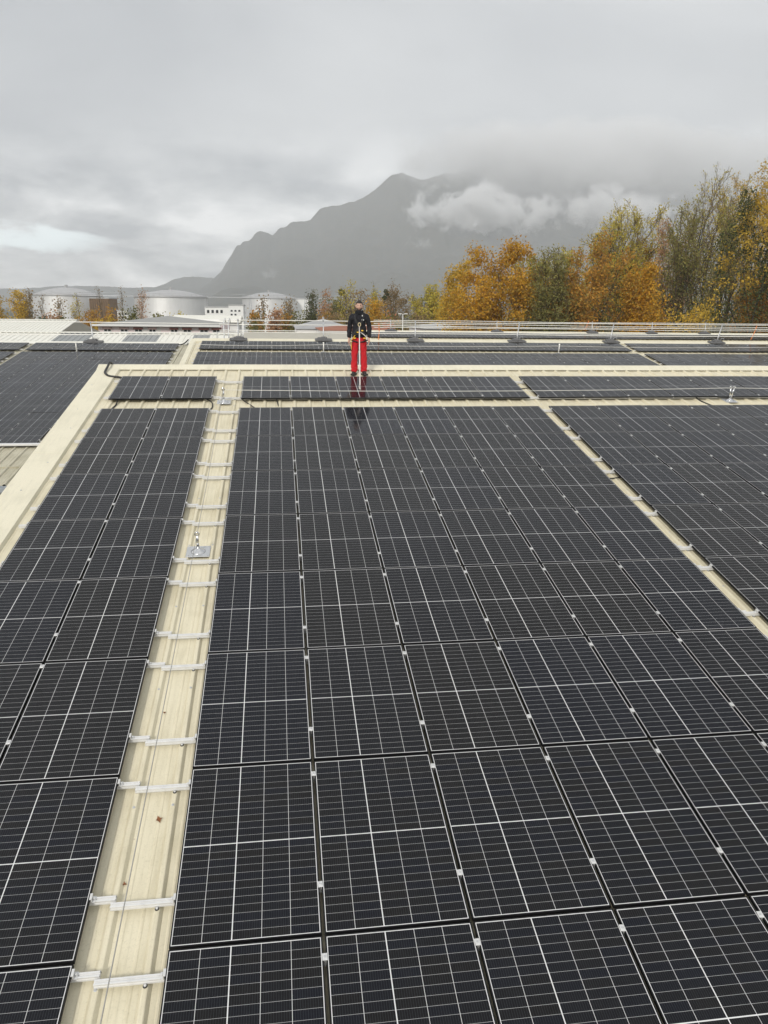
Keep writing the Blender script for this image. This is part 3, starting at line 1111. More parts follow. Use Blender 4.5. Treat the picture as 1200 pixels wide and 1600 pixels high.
# access ladder head and landing where the roofs meet
t = thing('access_ladder', 'galvanised ladder head with hooped handrails where the left roofs meet', 'ladder', Matrix.Translation(at(353, 530, 25.5)))
zb = at(353, 530, 25.5)
for px in (350.5, 357.5):
    q = at(px, 530, 25.5) - zb
    MB().tube([q + Vector((0, 0, -1.2)), q + Vector((0, 0, 0.9)), q + Vector((0.05, 0.5, 1.05)), q + Vector((0.06, 0.9, 0.8))], 0.028, 7).build('stile', M['galv'], t, smooth=True)
for k in range(6):
    a, c = at(350.5, 530, 25.5) - zb, at(357.5, 530, 25.5) - zb
    z = Vector((0, 0, -1.0 + k * 0.3))
    MB().tube([a + z, c + z], 0.015, 6).build('rung', M['galv'], t)
b = MB().bevelbox(-0.9, 0.5, 0.3, 1.3, -0.3, -0.2, 0.01)
b.build('landing', M['galv'], t)
b = MB().box(0.1, 0.8, 0.4, 0.9, -0.2, 0.25)
b.build('hatch_box', M['whiteroof'], t)
for k, (x, l) in enumerate(((-0.5, 0.35), (0.75, 0.5))):
    MB().tube([(x, 0.3, -0.2), (x + 0.05, 0.2, l), (x + 0.3, 0.25, l + 0.05)], 0.022, 6).build('hoop', M['galv'], t)

# ------------------------------------------------------------------ ground
def ground_mat():
    mt, t, b = mat('autumn_ground')
    g = t.node('ShaderNodeNewGeometry')
    n = t.noise(g.outputs['Position'], 0.012, 6, 0.6)
    n2 = t.noise(g.outputs['Position'], 0.35, 5, 0.65)
    c = t.ramp(n, [(0.35, (0.055, 0.065, 0.030)), (0.5, (0.085, 0.080, 0.050)), (0.62, (0.11, 0.10, 0.085))])
    c = t.mix(t.math('MULTIPLY', n2, 0.5), c, (0.05, 0.055, 0.028))
    t.l.new(c, b.inputs['Base Color'])
    b.inputs['Roughness'].default_value = 0.9
    return mt


b = MB()
gx = [-9000, -3000, -900, -250, -80, 80, 250, 900, 3000, 9000]
gy = [-900, -300, -100, 0, 60, 150, 400, 1000, 3000, 6000]
vs = [(x, y, 0.0) for y in gy for x in gx]
n = len(gx)
b.add(vs, [(j * n + i, j * n + i + 1, (j + 1) * n + i + 1, (j + 1) * n + i) for j in range(len(gy) - 1) for i in range(n - 1)])
tag(b.build('ground', ground_mat()), kind='structure')

# ------------------------------------------------------------------ mountain and far hills
def vnoise(rng, shape, octaves, base):
    """Sum of smoothly interpolated value noise, in -1..1 (numpy)."""
    H, Wd = shape
    out = np.zeros(shape)
    amp, tot = 1.0, 0.0
    f = base
    for _ in range(octaves):
        gh, gw = int(f * H / Wd) + 3, int(f) + 3
        g = rng.uniform(-1, 1, (gh, gw))
        yy = np.linspace(0, gh - 2.001, H)
        xx = np.linspace(0, gw - 2.001, Wd)
        y0, x0 = yy.astype(int), xx.astype(int)
        fy, fx = yy - y0, xx - x0
        fy, fx = (fy * fy * (3 - 2 * fy))[:, None], (fx * fx * (3 - 2 * fx))[None, :]
        a = g[y0][:, x0] * (1 - fx) + g[y0][:, x0 + 1] * fx
        c = g[y0 + 1][:, x0] * (1 - fx) + g[y0 + 1][:, x0 + 1] * fx
        out += amp * (a * (1 - fy) + c * fy)
        tot += amp
        amp *= 0.5
        f *= 2.0
    return out / tot


def mountain_mat():
    mt, t, b = mat('forest_and_rock')
    g = t.node('ShaderNodeNewGeometry')
    sep = t.node('ShaderNodeSeparateXYZ')
    t.l.new(g.outputs['Normal'], sep.inputs[0])
    n = t.noise(g.outputs['Position'], 0.006, 6, 0.65)
    n2 = t.noise(g.outputs['Position'], 0.03, 5, 0.7)
    f = t.math('ADD', t.math('SUBTRACT', 0.75, sep.outputs[2]), t.math('MULTIPLY', t.math('SUBTRACT', n, 0.5), 0.8))
    rock = t.smooth(f, 0.12, 0.3)
    wood = t.ramp(n2, [(0.35, (0.020, 0.026, 0.016)), (0.55, (0.045, 0.042, 0.022)), (0.7, (0.075, 0.055, 0.025))])
    c = t.mix(t.math('MULTIPLY', rock, 0.85), wood, (0.30, 0.29, 0.27))
    t.l.new(c, b.inputs['Base Color'])
    b.inputs['Roughness'].default_value = 0.95
    b.inputs['Specular IOR Level'].default_value = 0.1
    return mt


MT = mountain_mat()


def ridge_mesh(name, Y, depth, pts, seed, rough, nx=420, ny=70, back=0.6):
    """A ridge at distance Y whose crest follows the points (px, py) of the photograph; a slope of real depth comes forward from it."""
    rng = np.random.default_rng(seed)
    wp = [at(px, py, Y) for px, py in pts]
    X = np.linspace(wp[0].x, wp[-1].x, nx)
    crest = np.interp(X, [p.x for p in wp], [p.z for p in wp])
    crest = np.maximum(crest, 5) + (vnoise(rng, (2, nx), 4, 60)[0] * rough + np.abs(vnoise(rng, (2, nx), 3, 110)[0]) * rough * 0.8) * np.clip(crest / 300, 0, 1)
    tt = np.concatenate([np.linspace(0, 1, ny), 1 + np.linspace(0.04, back, 12)])
    nz = vnoise(rng, (len(tt), nx), 5, 16)
    gul = vnoise(rng, (len(tt), nx), 3, 40)
    V = []
    for j, s in enumerate(tt):
        if s <= 1:
            prof = 0.62 * s ** 1.25 + 0.38 * max(0.0, (s - 0.45) / 0.55) ** 1.5
            y = Y - depth * (1 - s)
            k = math.sin(math.pi * min(1, s)) ** 0.8
        else:
            prof = 1 - 0.9 * (s - 1) / back
            y = Y + depth * (s - 1)
            k = 0.3
        h = crest * prof + (nz[j] * 0.20 + gul[j] * 0.11) * crest * k
        V += [(X[i], y + nz[j][i] * 60 * k * (crest[i] / 700), max(h[i], -0.5)) for i in range(nx)]
    f = [(j * nx + i, j * nx + i + 1, (j + 1) * nx + i + 1, (j + 1) * nx + i) for j in range(len(tt) - 1) for i in range(nx - 1)]
    b = MB().add(V, f)
    return tag(b.build(name, MT, smooth=True), kind='structure')


ridge_mesh('mountain', 5200.0, 2300.0, [(268, 486), (300, 462), (318, 450), (336, 436), (346, 424), (356, 408), (368, 390), (379, 379), (392, 371), (404, 363), (414, 363), (424, 368), (436, 362), (452, 352), (470, 345), (484, 342), (500, 327), (516, 324), (534, 322), (548, 314), (566, 309), (584, 298), (600, 284), (614, 277), (626, 273), (640, 277), (654, 280), (672, 279), (690, 276), (720, 270), (760, 266), (820, 262), (880, 266), (960, 276), (1050, 290), (1180, 300), (1400, 318), (1700, 380), (1900, 470)], 3, 26, back=0.3)
ridge_mesh('hills', 5650.0, 900.0, [(-200, 462), (-60, 452), (40, 451), (100, 447), (150, 446.5), (200, 450), (240, 449), (258, 443), (272, 436), (288, 432), (310, 433), (340, 436), (420, 440), (520, 444), (640, 450)], 8, 10, 200, 24, 0.4)

# ------------------------------------------------------------------ air
def vol_mat(name):
    mt = bpy.data.materials.new(name)
    mt.use_nodes = True
    t = NT(mt.node_tree)
    t.n.clear()
    out = t.node('ShaderNodeOutputMaterial')
    pv = t.node('ShaderNodeVolumePrincipled')
    t.l.new(pv.outputs[0], out.inputs['Volume'])
    return mt, t, pv


mt, t, pv = vol_mat('pale_air')
pv.inputs['Color'].default_value = (0.925, 0.95, 0.985, 1)
HAZE = 1.95e-4
pv.inputs['Density'].default_value = HAZE
pv.inputs['Anisotropy'].default_value = 0.0
b = MB().box(-9500, 9500, -1000, 6150, -1.0, 1480)
tag(b.build('haze', mt), kind='stuff')

# --- cloud: real volumes hanging in front of the mountain
def cloud(name, label, px, py, Y, wpx, hpx, depth, dens, seed, soft=0.55, freq=2.2, flat=0.0, amp=1.25):
    c = at(px, py, Y)
    k = (Y - CAM.y) / FPX
    sx, sy, sz = wpx * k / 2, depth / 2, hpx * k / 2
    me = bpy.data.meshes.new(name)
    bm = bmesh.new()
    bmesh.ops.create_icosphere(bm, subdivisions=3, radius=1.0)
    bm.to_mesh(me)
    bm.free()
    mt, t, pv = vol_mat(name + '_vapour')
    tc = t.node('ShaderNodeTexCoord')
    ob = tc.outputs['Object']
    ln = t.node('ShaderNodeVectorMath', operation='LENGTH')
    t.l.new(ob, ln.inputs[0])
    r = ln.outputs['Value']
    big = max(sx, sy, sz)
    v = t.mapping(ob, (sx / sz, sy / sz, 1.0), (seed * 3.7, seed * 1.9, seed))
    n = t.noise(v, freq, 7, 0.62, 0.3)
    sep = t.node('ShaderNodeSeparateXYZ')
    t.l.new(ob, sep.inputs[0])
    f = t.math('ADD', t.math('SUBTRACT', 1.0 - soft, r), t.math('MULTIPLY', t.math('SUBTRACT', n, 0.45), 2 * amp))
    if flat:
        f = t.math('SUBTRACT', f, t.math('MULTIPLY', t.math('MAXIMUM', t.math('MULTIPLY', sep.outputs[2], -1.0), 0.0), flat))
    f = t.math('MULTIPLY', t.smooth(f, 0.0, 0.85), t.math('SUBTRACT', 1.0, t.smooth(r, 0.75, 0.98)))
    t.l.new(t.math('MULTIPLY', f, dens), pv.inputs['Density'])
    pv.inputs['Color'].default_value = (0.99, 0.99, 0.99, 1)
    pv.inputs['Anisotropy'].default_value = 0.15
    me.materials.append(mt)
    o = put(name, me, None, c)
    o.scale = (sx, sy, sz)
    return tag(o, label, None, None, 'stuff')


cloud('cloud', 'white ragged cloud hanging before the mountainside', 755, 336, 4250, 300, 132, 460, 0.12, 1.3, 0.44, 2.0, 0.35, 1.15)
cloud('cloud', 'white cloud trailing right behind the tree tops', 960, 332, 4250, 330, 104, 460, 0.07, 4.1, 0.46, 2.0, 0.3, 1.15)
cloud('cloud', 'grey cloud sheet swallowing the mountain top', 968, 256, 4650, 860, 156, 900, 0.034, 2.2, 0.18, 1.1, 0.0, 0.55)
cloud('cloud', 'small wisp of cloud low on the mountainside', 420, 428, 4000, 50, 30, 130, 0.008, 5.0, 0.5, 1.8, 0.0)
cloud('cloud', 'small wisp of cloud under the large white one', 660, 381, 4150, 66, 30, 130, 0.014, 7.0, 0.5, 1.8, 0.0)

# ------------------------------------------------------------------ trees
def leaf_mat(name, cols, trans=0.35):
    mt, t, b = mat(name)
    g = t.node('ShaderNodeNewGeometry')
    k = len(cols)
    c = t.ramp(g.outputs['Random Per Island'], [(i / (k - 1), col) for i, col in enumerate(cols)])
    n = t.noise(g.outputs['Position'], 0.35, 3, 0.5)
    hs = t.node('ShaderNodeHueSaturation')
    t.l.new(t.math('MULTIPLY_ADD', n, 1.0, 0.68), hs.inputs['Value'])
    t.l.new(c, hs.inputs['Color'])
    t.l.new(hs.outputs[0], b.inputs['Base Color'])
    b.inputs['Roughness'].default_value = 0.6
    b.inputs['Specular IOR Level'].default_value = 0.25
    tr = t.node('ShaderNodeBsdfTranslucent')
    t.l.new(hs.outputs[0], tr.inputs[0])
    ms = t.node('ShaderNodeMixShader')
    ms.inputs[0].default_value = trans
    out = mt.node_tree.nodes['Material Output']
    t.l.new(b.outputs[0], ms.inputs[1])
    t.l.new(tr.outputs[0], ms.inputs[2])
    t.l.new(ms.outputs[0], out.inputs[0])
    return mt


LM = {
    'gold': leaf_mat('golden_oak_leaf', [(0.30, 0.145, 0.015), (0.50, 0.26, 0.024), (0.60, 0.34, 0.03), (0.42, 0.25, 0.03), (0.30, 0.22, 0.04)]),
    'rust': leaf_mat('rusty_oak_leaf', [(0.24, 0.12, 0.022), (0.42, 0.205, 0.032), (0.50, 0.27, 0.045), (0.36, 0.22, 0.045), (0.24, 0.19, 0.045)]),
    'olive': leaf_mat('olive_leaf', [(0.085, 0.090, 0.026), (0.14, 0.14, 0.042), (0.20, 0.18, 0.05), (0.11, 0.11, 0.035)]),
    'lime': leaf_mat('pale_yellow_green_leaf', [(0.36, 0.31, 0.045), (0.50, 0.42, 0.07), (0.46, 0.35, 0.06), (0.27, 0.26, 0.055)]),
    'yellow': leaf_mat('yellow_leaf', [(0.44, 0.29, 0.035), (0.58, 0.40, 0.055), (0.50, 0.31, 0.04), (0.34, 0.25, 0.045)]),
    'brown': leaf_mat('dull_brown_leaf', [(0.21, 0.14, 0.065), (0.29, 0.20, 0.09), (0.24, 0.175, 0.085), (0.16, 0.125, 0.06)]),
    'pink': leaf_mat('pinkish_brown_leaf', [(0.36, 0.20, 0.11), (0.46, 0.26, 0.14), (0.32, 0.20, 0.11)]),
    'sage': leaf_mat('grey_green_leaf', [(0.17, 0.17, 0.05), (0.24, 0.23, 0.07), (0.20, 0.185, 0.06), (0.30, 0.25, 0.07)]),
    'ivy': leaf_mat('dark_ivy_leaf', [(0.028, 0.038, 0.013), (0.050, 0.062, 0.018), (0.080, 0.085, 0.024)], 0.15),
    'red': leaf_mat('red_bush_leaf', [(0.42, 0.13, 0.07), (0.50, 0.19, 0.10), (0.36, 0.15, 0.08)]),
}
BARK = simple('grey_brown_bark', (0.060, 0.050, 0.038), 0.9, 0, 0.35, 3, 0.4, spec=0.1)
TWIG = simple('pale_brown_twig', (0.150, 0.112, 0.062), 0.9, 0, 0.3, 3, spec=0.1)


class Tree:
    def __init__(self, seed):
        self.r = random.Random(seed)
        self.w = MB()
        self.t = MB()
        self.tips = []

    def branch(self, p, d, L, rad0, lev, P):
        r = self.r
        nseg = P['seg'][min(lev, len(P['seg']) - 1)]
        path, rs = [p.copy()], [rad0]
        q, dd = p.copy(), d.normalized()
        up = P['up'][min(lev, len(P['up']) - 1)]
        for i in range(nseg):
            dd = dd + Vector((r.gauss(0, 1), r.gauss(0, 1), r.gauss(0, 0.7))) * P['wob'] + Vector((0, 0, up))
            dd.normalize()
            q = q + dd * (L / nseg)
            path.append(q.copy())
            rs.append(max(P.get('tw', 0.022), rad0 * (1 - (0.72 if lev else 0.8) * (i + 1) / nseg)))
        tgt = self.w if lev <= 1 else self.t
        tgt.tube(path, rs, (7, 5, 3, 3)[min(lev, 3)], False)
        last = P['levels'] - 1
        if lev >= last:
            self.tips += path[1:]
            return
        if lev == last - 1:
            self.tips += path[2:]
        n = P['n'][lev]
        for k in range(n):
            f = P['from'][lev] + (1 - P['from'][lev]) * (k + r.uniform(0.1, 0.9)) / n
            x = f * nseg
            i = min(int(x), nseg - 1)
            o = path[i].lerp(path[i + 1], x - i)
            ax = (path[i + 1] - path[i]).normalized()
            side = ax.orthogonal().normalized()
            side.rotate(Matrix.Rotation(k * 2.4 + r.uniform(-0.6, 0.6), 3, ax))
            ang = rad(P['ang'][lev] + r.gauss(0, 9))
            cd_ = ax * math.cos(ang) + side * math.sin(ang)
            ln = L * P['len'][lev] * (1 - P['taper'] * (f if lev == 0 else 0.5 * f)) * r.uniform(0.75, 1.2)
            self.branch(o, cd_, ln, max(P.get('tw', 0.022) * 1.1, rs[i] * P['rr'] * r.uniform(0.75, 1)), lev + 1, P)


KINDS = {
    'oak': dict(levels=4, n=(11, 6, 5), seg=(6, 5, 4, 3), up=(0.02, 0.05, 0.03, 0.0), wob=0.13, ang=(62, 48, 45), len=(0.62, 0.52, 0.5), taper=0.5, rr=0.55, **{'from': (0.2, 0.25, 0.2)}),
    'poplar': dict(tw=0.028, levels=4, n=(13, 7, 5), seg=(7, 5, 4, 3), up=(0.04, 0.13, 0.10, 0.05), wob=0.08, ang=(36, 30, 34), len=(0.46, 0.46, 0.5), taper=0.55, rr=0.5, **{'from': (0.2, 0.25, 0.25)}),
    'upright': dict(tw=0.034, levels=4, n=(9, 8, 5), seg=(7, 6, 4, 3), up=(0.04, 0.10, 0.07, 0.04), wob=0.08, ang=(34, 32, 34), len=(0.52, 0.42, 0.45), taper=0.5, rr=0.5, **{'from': (0.22, 0.3, 0.25)}),
    'column': dict(levels=3, n=(26, 5), seg=(8, 4, 3), up=(0.05, 0.12, 0.08), wob=0.07, ang=(34, 34), len=(0.20, 0.5), taper=0.35, rr=0.4, **{'from': (0.12, 0.2)}),
    'bush': dict(levels=3, n=(9, 6), seg=(3, 4, 3), up=(0.0, 0.05, 0.05), wob=0.16, ang=(48, 45), len=(0.85, 0.55), taper=0.2, rr=0.6, **{'from': (0.05, 0.2)}),
    'small': dict(levels=3, n=(14, 6), seg=(6, 4, 3), up=(0.03, 0.08, 0.05), wob=0.11, ang=(45, 42), len=(0.38, 0.5), taper=0.45, rr=0.5, **{'from': (0.2, 0.2)}),
}


def leaf_cards(pts, size, name, mt, parent, rng):
    n = len(pts)
    a = rng.normal(size=(n, 3))
    a /= np.linalg.norm(a, axis=1)[:, None] + 1e-9
    c = rng.normal(size=(n, 3))
    c -= a * (a * c).sum(1)[:, None]
    c /= np.linalg.norm(c, axis=1)[:, None] + 1e-9
    s = size * rng.uniform(0.55, 1.25, n)[:, None]
    a, c = a * s, c * s * 0.62
    V = np.empty((n, 4, 3))
    V[:, 0], V[:, 1], V[:, 2], V[:, 3] = pts - a, pts - c * 0.9 + a * 0.1, pts + a, pts + c
    me = bpy.data.meshes.new(name)
    me.vertices.add(n * 4)
    me.vertices.foreach_set('co', V.reshape(-1))
    me.loops.add(n * 4)
    me.loops.foreach_set('vertex_index', np.arange(n * 4))
    me.polygons.add(n)
    me.polygons.foreach_set('loop_start', np.arange(0, n * 4, 4))
    me.polygons.foreach_set('loop_total', np.full(n, 4))
    me.update(calc_edges=True)
    me.materials.append(mt)
    return put(name, me, parent)


def tree(name, label, px, top, Y, wpx, kind, leaf, per_tip, size, seed, group=None, clear=0.0, ivy=0, balls=(), lean=(0, 0), stems=1, spread=0.5, trunk_r=None, clump=0.6):
    """A tree whose stem stands at column px and depth Y and whose top reaches row `top`; wpx is the crown's width in the photograph."""
    base = at(px, 500, Y)
    base.z = 0
    h = at(px, top, Y).z
    k = (Y - CAM.y) / FPX
    t = thing(name, label, 'tree' if name.endswith('tree') else 'bush', Matrix.Translation(base), group)
    T = Tree(seed)
    P = KINDS[kind]
    r0 = trunk_r or h * 0.014 + 0.05
    for s in range(stems):
        off = Vector((0, 0, 0)) if stems == 1 else Vector((T.r.uniform(-1, 1) * wpx * k * 0.16, T.r.uniform(-1, 1), 0))
        d = Vector((lean[0] + (off.x * 0.035), lean[1], 1))
        T.branch(off, d, h * (1.0 if s == 0 else T.r.uniform(0.8, 0.97)), r0, 0, P)
    # bring the crown to the width and height seen
    tips = np.array([tuple(p) for p in T.tips])
    w_now = np.percentile(tips[:, 0], 97) - np.percentile(tips[:, 0], 3)
    fx = wpx * k / max(w_now, 0.1)
    fz = h / tips[:, 2].max()
    sc = np.array([fx, fx, fz])
    def rescale(mb):
        # width grows with height, so that the foot of the trunk keeps its thickness
        out = []
        for x, y, z in mb.v:
            g = min(1.0, max(0.0, z / (0.30 * h)))
            q = 1 + (fx - 1) * g
            out.append((x * q, y * q, z * fz))
        mb.v = out
    rescale(T.w)
    rescale(T.t)
    tips = tips * sc
    T.w.build('trunk', BARK, t, smooth=True)
    if T.t.v:
        tag(T.t.build('branches', TWIG, t), kind='stuff')
    rng = np.random.default_rng(seed)
    if per_tip > 0:
        sel = tips[tips[:, 2] > clear * h]
        n = int(len(sel) * per_tip)
        # leaves gather in clumps: whole sprays are thick, thin or bare
        wgt = rng.gamma(clump, 1.0, len(sel)) + 0.05
        idx = rng.choice(len(sel), n, p=wgt / wgt.sum())
        pts = sel[idx] + rng.normal(scale=spread, size=(n, 3)) * np.array([1, 1, 0.8])
        leaf_cards(pts, size, 'crown', LM[leaf], t, rng)
    if ivy:
        n = int(ivy)
        zz = rng.uniform(0.03, 0.62, n) ** 1.0 * h
        vv = np.array(T.w.v)
        near = vv[rng.integers(0, len(vv), n)]
        near = near[near[:, 2] < 0.75 * h]
        pts = near + rng.normal(scale=0.45, size=near.shape)
        leaf_cards(pts, size * 1.1, 'ivy', LM['ivy'], t, rng)
    for (bx, bz, br) in balls:
        c = at(bx, bz, Y) - base
        j = np.argmin(((tips - np.array(tuple(c))) ** 2 * np.array([1, 0.15, 1])).sum(1))
        c = tips[j]
        n = int(240 * br)
        q = rng.normal(size=(n, 3))
        q *= (br * rng.uniform(0.3, 1, n) ** 0.5 / np.linalg.norm(q, axis=1))[:, None]
        leaf_cards(c + q, size * 0.9, 'mistletoe_leaves', LM['ivy'], t, rng)
    return t


GT = 'autumn trees beyond the roofs on the right'
tree('oak_tree', 'broad golden oak at the left end of the right-hand trees', 800, 377, 66, 112, 'oak', 'gold', 14, 0.14, 11, GT, 0.12, spread=0.45, clump=1.2)
tree('oak_tree', 'smaller yellow oak left of the broad golden oak', 735, 409, 72, 64, 'oak', 'yellow', 8, 0.14, 12, GT, 0.1, spread=0.42)
tree('oak_tree', 'low dark golden tree at the foot of the broad oak', 762, 436, 63, 84, 'oak', 'gold', 9, 0.14, 13, GT, 0.05, spread=0.5)
tree('willow_tree', 'dull green willow with leaning stems right of the golden oak', 856, 384, 65, 66, 'upright', 'sage', 2.6, 0.12, 14, GT, 0.15, stems=3, spread=0.35, lean=(0.05, 0))
tree('poplar_tree', 'tall thin-leaved poplar above the rusty oak, left one of the pair', 904, 313, 80, 96, 'poplar', 'lime', 2.6, 0.12, 15, GT, 0.3, stems=3, spread=0.28)
tree('poplar_tree', 'tall thin-leaved poplar above the rusty oak, right one of the pair', 968, 305, 82, 100, 'poplar', 'lime', 2.0, 0.12, 16, GT, 0.35, stems=3, spread=0.28)
tree('oak_tree', 'large rusty orange oak in front of the two poplars', 950, 370, 64, 112, 'oak', 'rust', 9, 0.14, 17, GT, 0.1, spread=0.42)
tree('oak_tree', 'rusty tree between the willow and the large rusty oak', 896, 388, 66, 62, 'oak', 'rust', 7, 0.13, 29, GT, 0.08, spread=0.42)
tree('oak_tree', 'orange young tree on the right flank of the rusty oak', 996, 412, 62, 54, 'oak', 'gold', 9, 0.13, 18, GT, 0.08, spread=0.42)
tree('beech_tree', 'half-bare pinkish brown tree left of the ivy-clad trees', 1022, 346, 72, 78, 'oak', 'pink', 3.5, 0.12, 19, GT, 0.3, spread=0.3)
tree('ivy_clad_tree', 'slim tree wrapped in dark ivy below the tall bare trees', 1046, 310, 70, 62, 'upright', 'sage', 1.8, 0.12, 20, GT, 0.2, ivy=900, spread=0.3)
tree('poplar_tree', 'tall nearly bare tree with upright stems, left of the ivy giant', 1080, 255, 74, 96, 'upright', 'lime', 0.7, 0.12, 21, GT, 0.3, stems=4, spread=0.28, ivy=900)
tree('poplar_tree', 'tall bare tree touched with yellow at the top, beside the ivy giant', 1122, 252, 78, 96, 'upright', 'lime', 0.7, 0.12, 22, GT, 0.4, stems=4, spread=0.28, ivy=800)
tree('poplar_tree', 'shorter yellow-green tree in front of the tall bare trees', 1066, 320, 68, 84, 'poplar', 'sage', 1.8, 0.12, 35, GT, 0.15, stems=2, spread=0.3, ivy=1200)
tree('poplar_tree', 'giant yellowing poplar with ivied limbs at the right edge', 1155, 232, 60, 120, 'oak', 'yellow', 6.0, 0.13, 23, GT, 0.5, ivy=7000, balls=((1108, 297, 0.9), (1156, 295, 0.9), (1150, 345, 1.2), (1172, 325, 1.0), (1140, 370, 1.3)), spread=0.35, trunk_r=0.42)
tree('poplar_tree', 'yellow poplar cut by the right edge of the picture', 1200, 245, 68, 90, 'poplar', 'yellow', 4, 0.13, 24, GT, 0.25, stems=2, spread=0.32)
tree('oak_tree', 'golden-brown oak filling the belt between the poplars and the tall bare trees', 1000, 372, 78, 90, 'oak', 'rust', 7, 0.14, 36, GT, 0.1, spread=0.42)
tree('poplar_tree', 'yellow-green poplar behind the broad golden oak', 838, 402, 84, 70, 'poplar', 'lime', 3, 0.13, 37, GT, 0.2, stems=2, spread=0.3)
tree('poplar_tree', 'bare-topped poplar between the pair of poplars and the pinkish tree', 1010, 330, 88, 70, 'upright', 'yellow', 1.5, 0.12, 38, GT, 0.3, stems=2, spread=0.3)
tree('poplar_tree', 'yellowing poplar close behind the ivy giant', 1146, 270, 82, 90, 'poplar', 'yellow', 3.0, 0.12, 39, GT, 0.2, stems=2, spread=0.3)
tree('evergreen_bush', 'dark green bush at the foot of the ivy giant', 1120, 412, 62, 62, 'bush', 'olive', 20, 0.13, 25, GT, 0.02, spread=0.5)
tree('willow_bush', 'bright yellow willow bush low among the right-hand trees', 1068, 447, 58, 86, 'bush', 'yellow', 18, 0.12, 26, GT, 0.02, spread=0.5)
tree('oak_tree', 'orange oak low at the right edge below the giant', 1190, 424, 62, 64, 'oak', 'rust', 8, 0.14, 27, GT, 0.05, spread=0.45)
tree('hazel_bush', 'golden bush between the rusty oak and the yellow willow', 1014, 446, 60, 54, 'bush', 'gold', 18, 0.13, 28, GT, 0.02, spread=0.5)
tree('hazel_bush', 'dark undergrowth bush below the dull green willow', 850, 462, 63, 80, 'bush', 'olive', 16, 0.13, 30, GT, 0.02, spread=0.5)
tree('hazel_bush', 'rusty undergrowth bush at the left end of the right-hand trees', 722, 470, 68, 52, 'bush', 'rust', 16, 0.13, 31, GT, 0.02, spread=0.5)
tree('hazel_bush', 'dark undergrowth bush behind the rusty oak', 930, 450, 70, 110, 'bush', 'olive', 18, 0.14, 32, GT, 0.02, spread=0.6)
tree('ivy_clad_tree', 'dark ivied tree between the pinkish tree and the rusty oak', 1004, 385, 76, 56, 'upright', 'lime', 2.0, 0.13, 33, GT, 0.05, ivy=600, spread=0.4)
tree('hazel_bush', 'olive undergrowth bush behind the yellow willow bush', 1088, 430, 72, 120, 'bush', 'olive', 18, 0.14, 34, GT, 0.02, spread=0.6)

GM = 'thin trees in the line behind the man'
tree('ivy_clad_tree', 'dark ivied tree beside the white cube building', 486, 450, 108, 17, 'upright', 'ivy', 0.8, 0.14, 41, GM, 0.0, ivy=1300, spread=0.3)
tree('oak_tree', 'slim orange-brown tree left of the man, next to the dark ivied one', 503, 448, 112, 18, 'small', 'pink', 4, 0.15, 42, GM, 0.3, spread=0.35)
tree('birch_tree', 'yellow-green tree with mistletoe just left of the man', 531, 440, 114, 30, 'small', 'lime', 4, 0.15, 43, GM, 0.3, balls=((528, 458, 0.6), (533, 448, 0.45)), spread=0.4)
tree('birch_tree', 'hazy bare brown tree directly behind the man', 556, 452, 122, 38, 'small', 'brown', 2, 0.18, 44, GM, 0.2, spread=0.4)
tree('poplar_tree', 'narrow yellow-green poplar just right of the man', 582, 438, 114, 12, 'column', 'lime', 3, 0.15, 45, GM, 0.3, spread=0.3, ivy=700)
tree('oak_tree', 'small golden tree right of the man', 592, 464, 108, 30, 'small', 'gold', 7, 0.15, 46, GM, 0.1, spread=0.4)
tree('birch_tree', 'bare tree with dark mistletoe balls right of the man', 602, 450, 116, 20, 'small', 'brown', 1, 0.16, 47, GM, 0.3, balls=((598, 453, 0.38), (604, 458, 0.36), (601, 466, 0.42)), spread=0.3)
tree('birch_tree', 'taller bare tree with upright twigs right of the mistletoe tree', 620, 438, 116, 22, 'upright', 'brown', 0.8, 0.16, 48, GM, 0.4, spread=0.3)
tree('poplar_tree', 'sparse yellow-green tree midway to the golden oaks', 664, 443, 112, 34, 'upright', 'lime', 2.6, 0.18, 49, GM, 0.3, stems=2, spread=0.35)
tree('birch_tree', 'bare grey tree right of the sparse yellow-green one', 688, 455, 118, 22, 'upright', 'brown', 0.8, 0.16, 50, GM, 0.3, spread=0.3)
tree('birch_tree', 'dark bare tree against the smaller yellow oak', 708, 452, 100, 20, 'small', 'brown', 2, 0.17, 51, GM, 0.2, spread=0.3)
for k, (px, top, w, lf, Y, lab) in enumerate(((515, 474, 44, 'olive', 118, 'green-brown bush left of the man behind the railing'), (545, 472, 50, 'brown', 126, 'brown brushwood behind the man, at his left shoulder'), (575, 474, 44, 'brown', 124, 'brown brushwood behind the man, at his right shoulder'),
                                              (612, 472, 50, 'brown', 122, 'brown brushwood under the bare mistletoe tree'), (640, 468, 50, 'brown', 124, 'tall brown brushwood in the middle of the tree line'), (672, 472, 56, 'olive', 120, 'olive brushwood under the sparse yellow-green tree'),
                                              (698, 474, 40, 'brown', 112, 'brown brushwood next to the golden oaks'), (500, 490, 14, 'rust', 104, 'small orange bush beside the dark ivied tree'), (531, 482, 46, 'brown', 104, 'brown brushwood low behind the man, nearest the railing'), (590, 480, 44, 'gold', 106, 'golden brushwood low to the right of the man'), (655, 480, 50, 'brown', 102, 'low brown brushwood under the sparse yellow-green tree'), (609, 492, 11, 'red', 92, 'small red bush right of the man, behind the railing'),
                                              (640, 492, 70, 'olive', 104, 'dark low hedge bush right of the lamp post'), (620, 484, 44, 'olive', 100, 'low olive brushwood behind the red bush'), (690, 494, 60, 'olive', 98, 'dark low hedge bush before the golden oaks'))):
    tree('bush', lab, px, top - (16 if w > 20 and top < 479 else 0), Y, w * 1.15, 'bush', lf, 14 if w > 20 else 16, 0.17, 60 + k, 'bushes behind the railing', 0.02, spread=0.5)

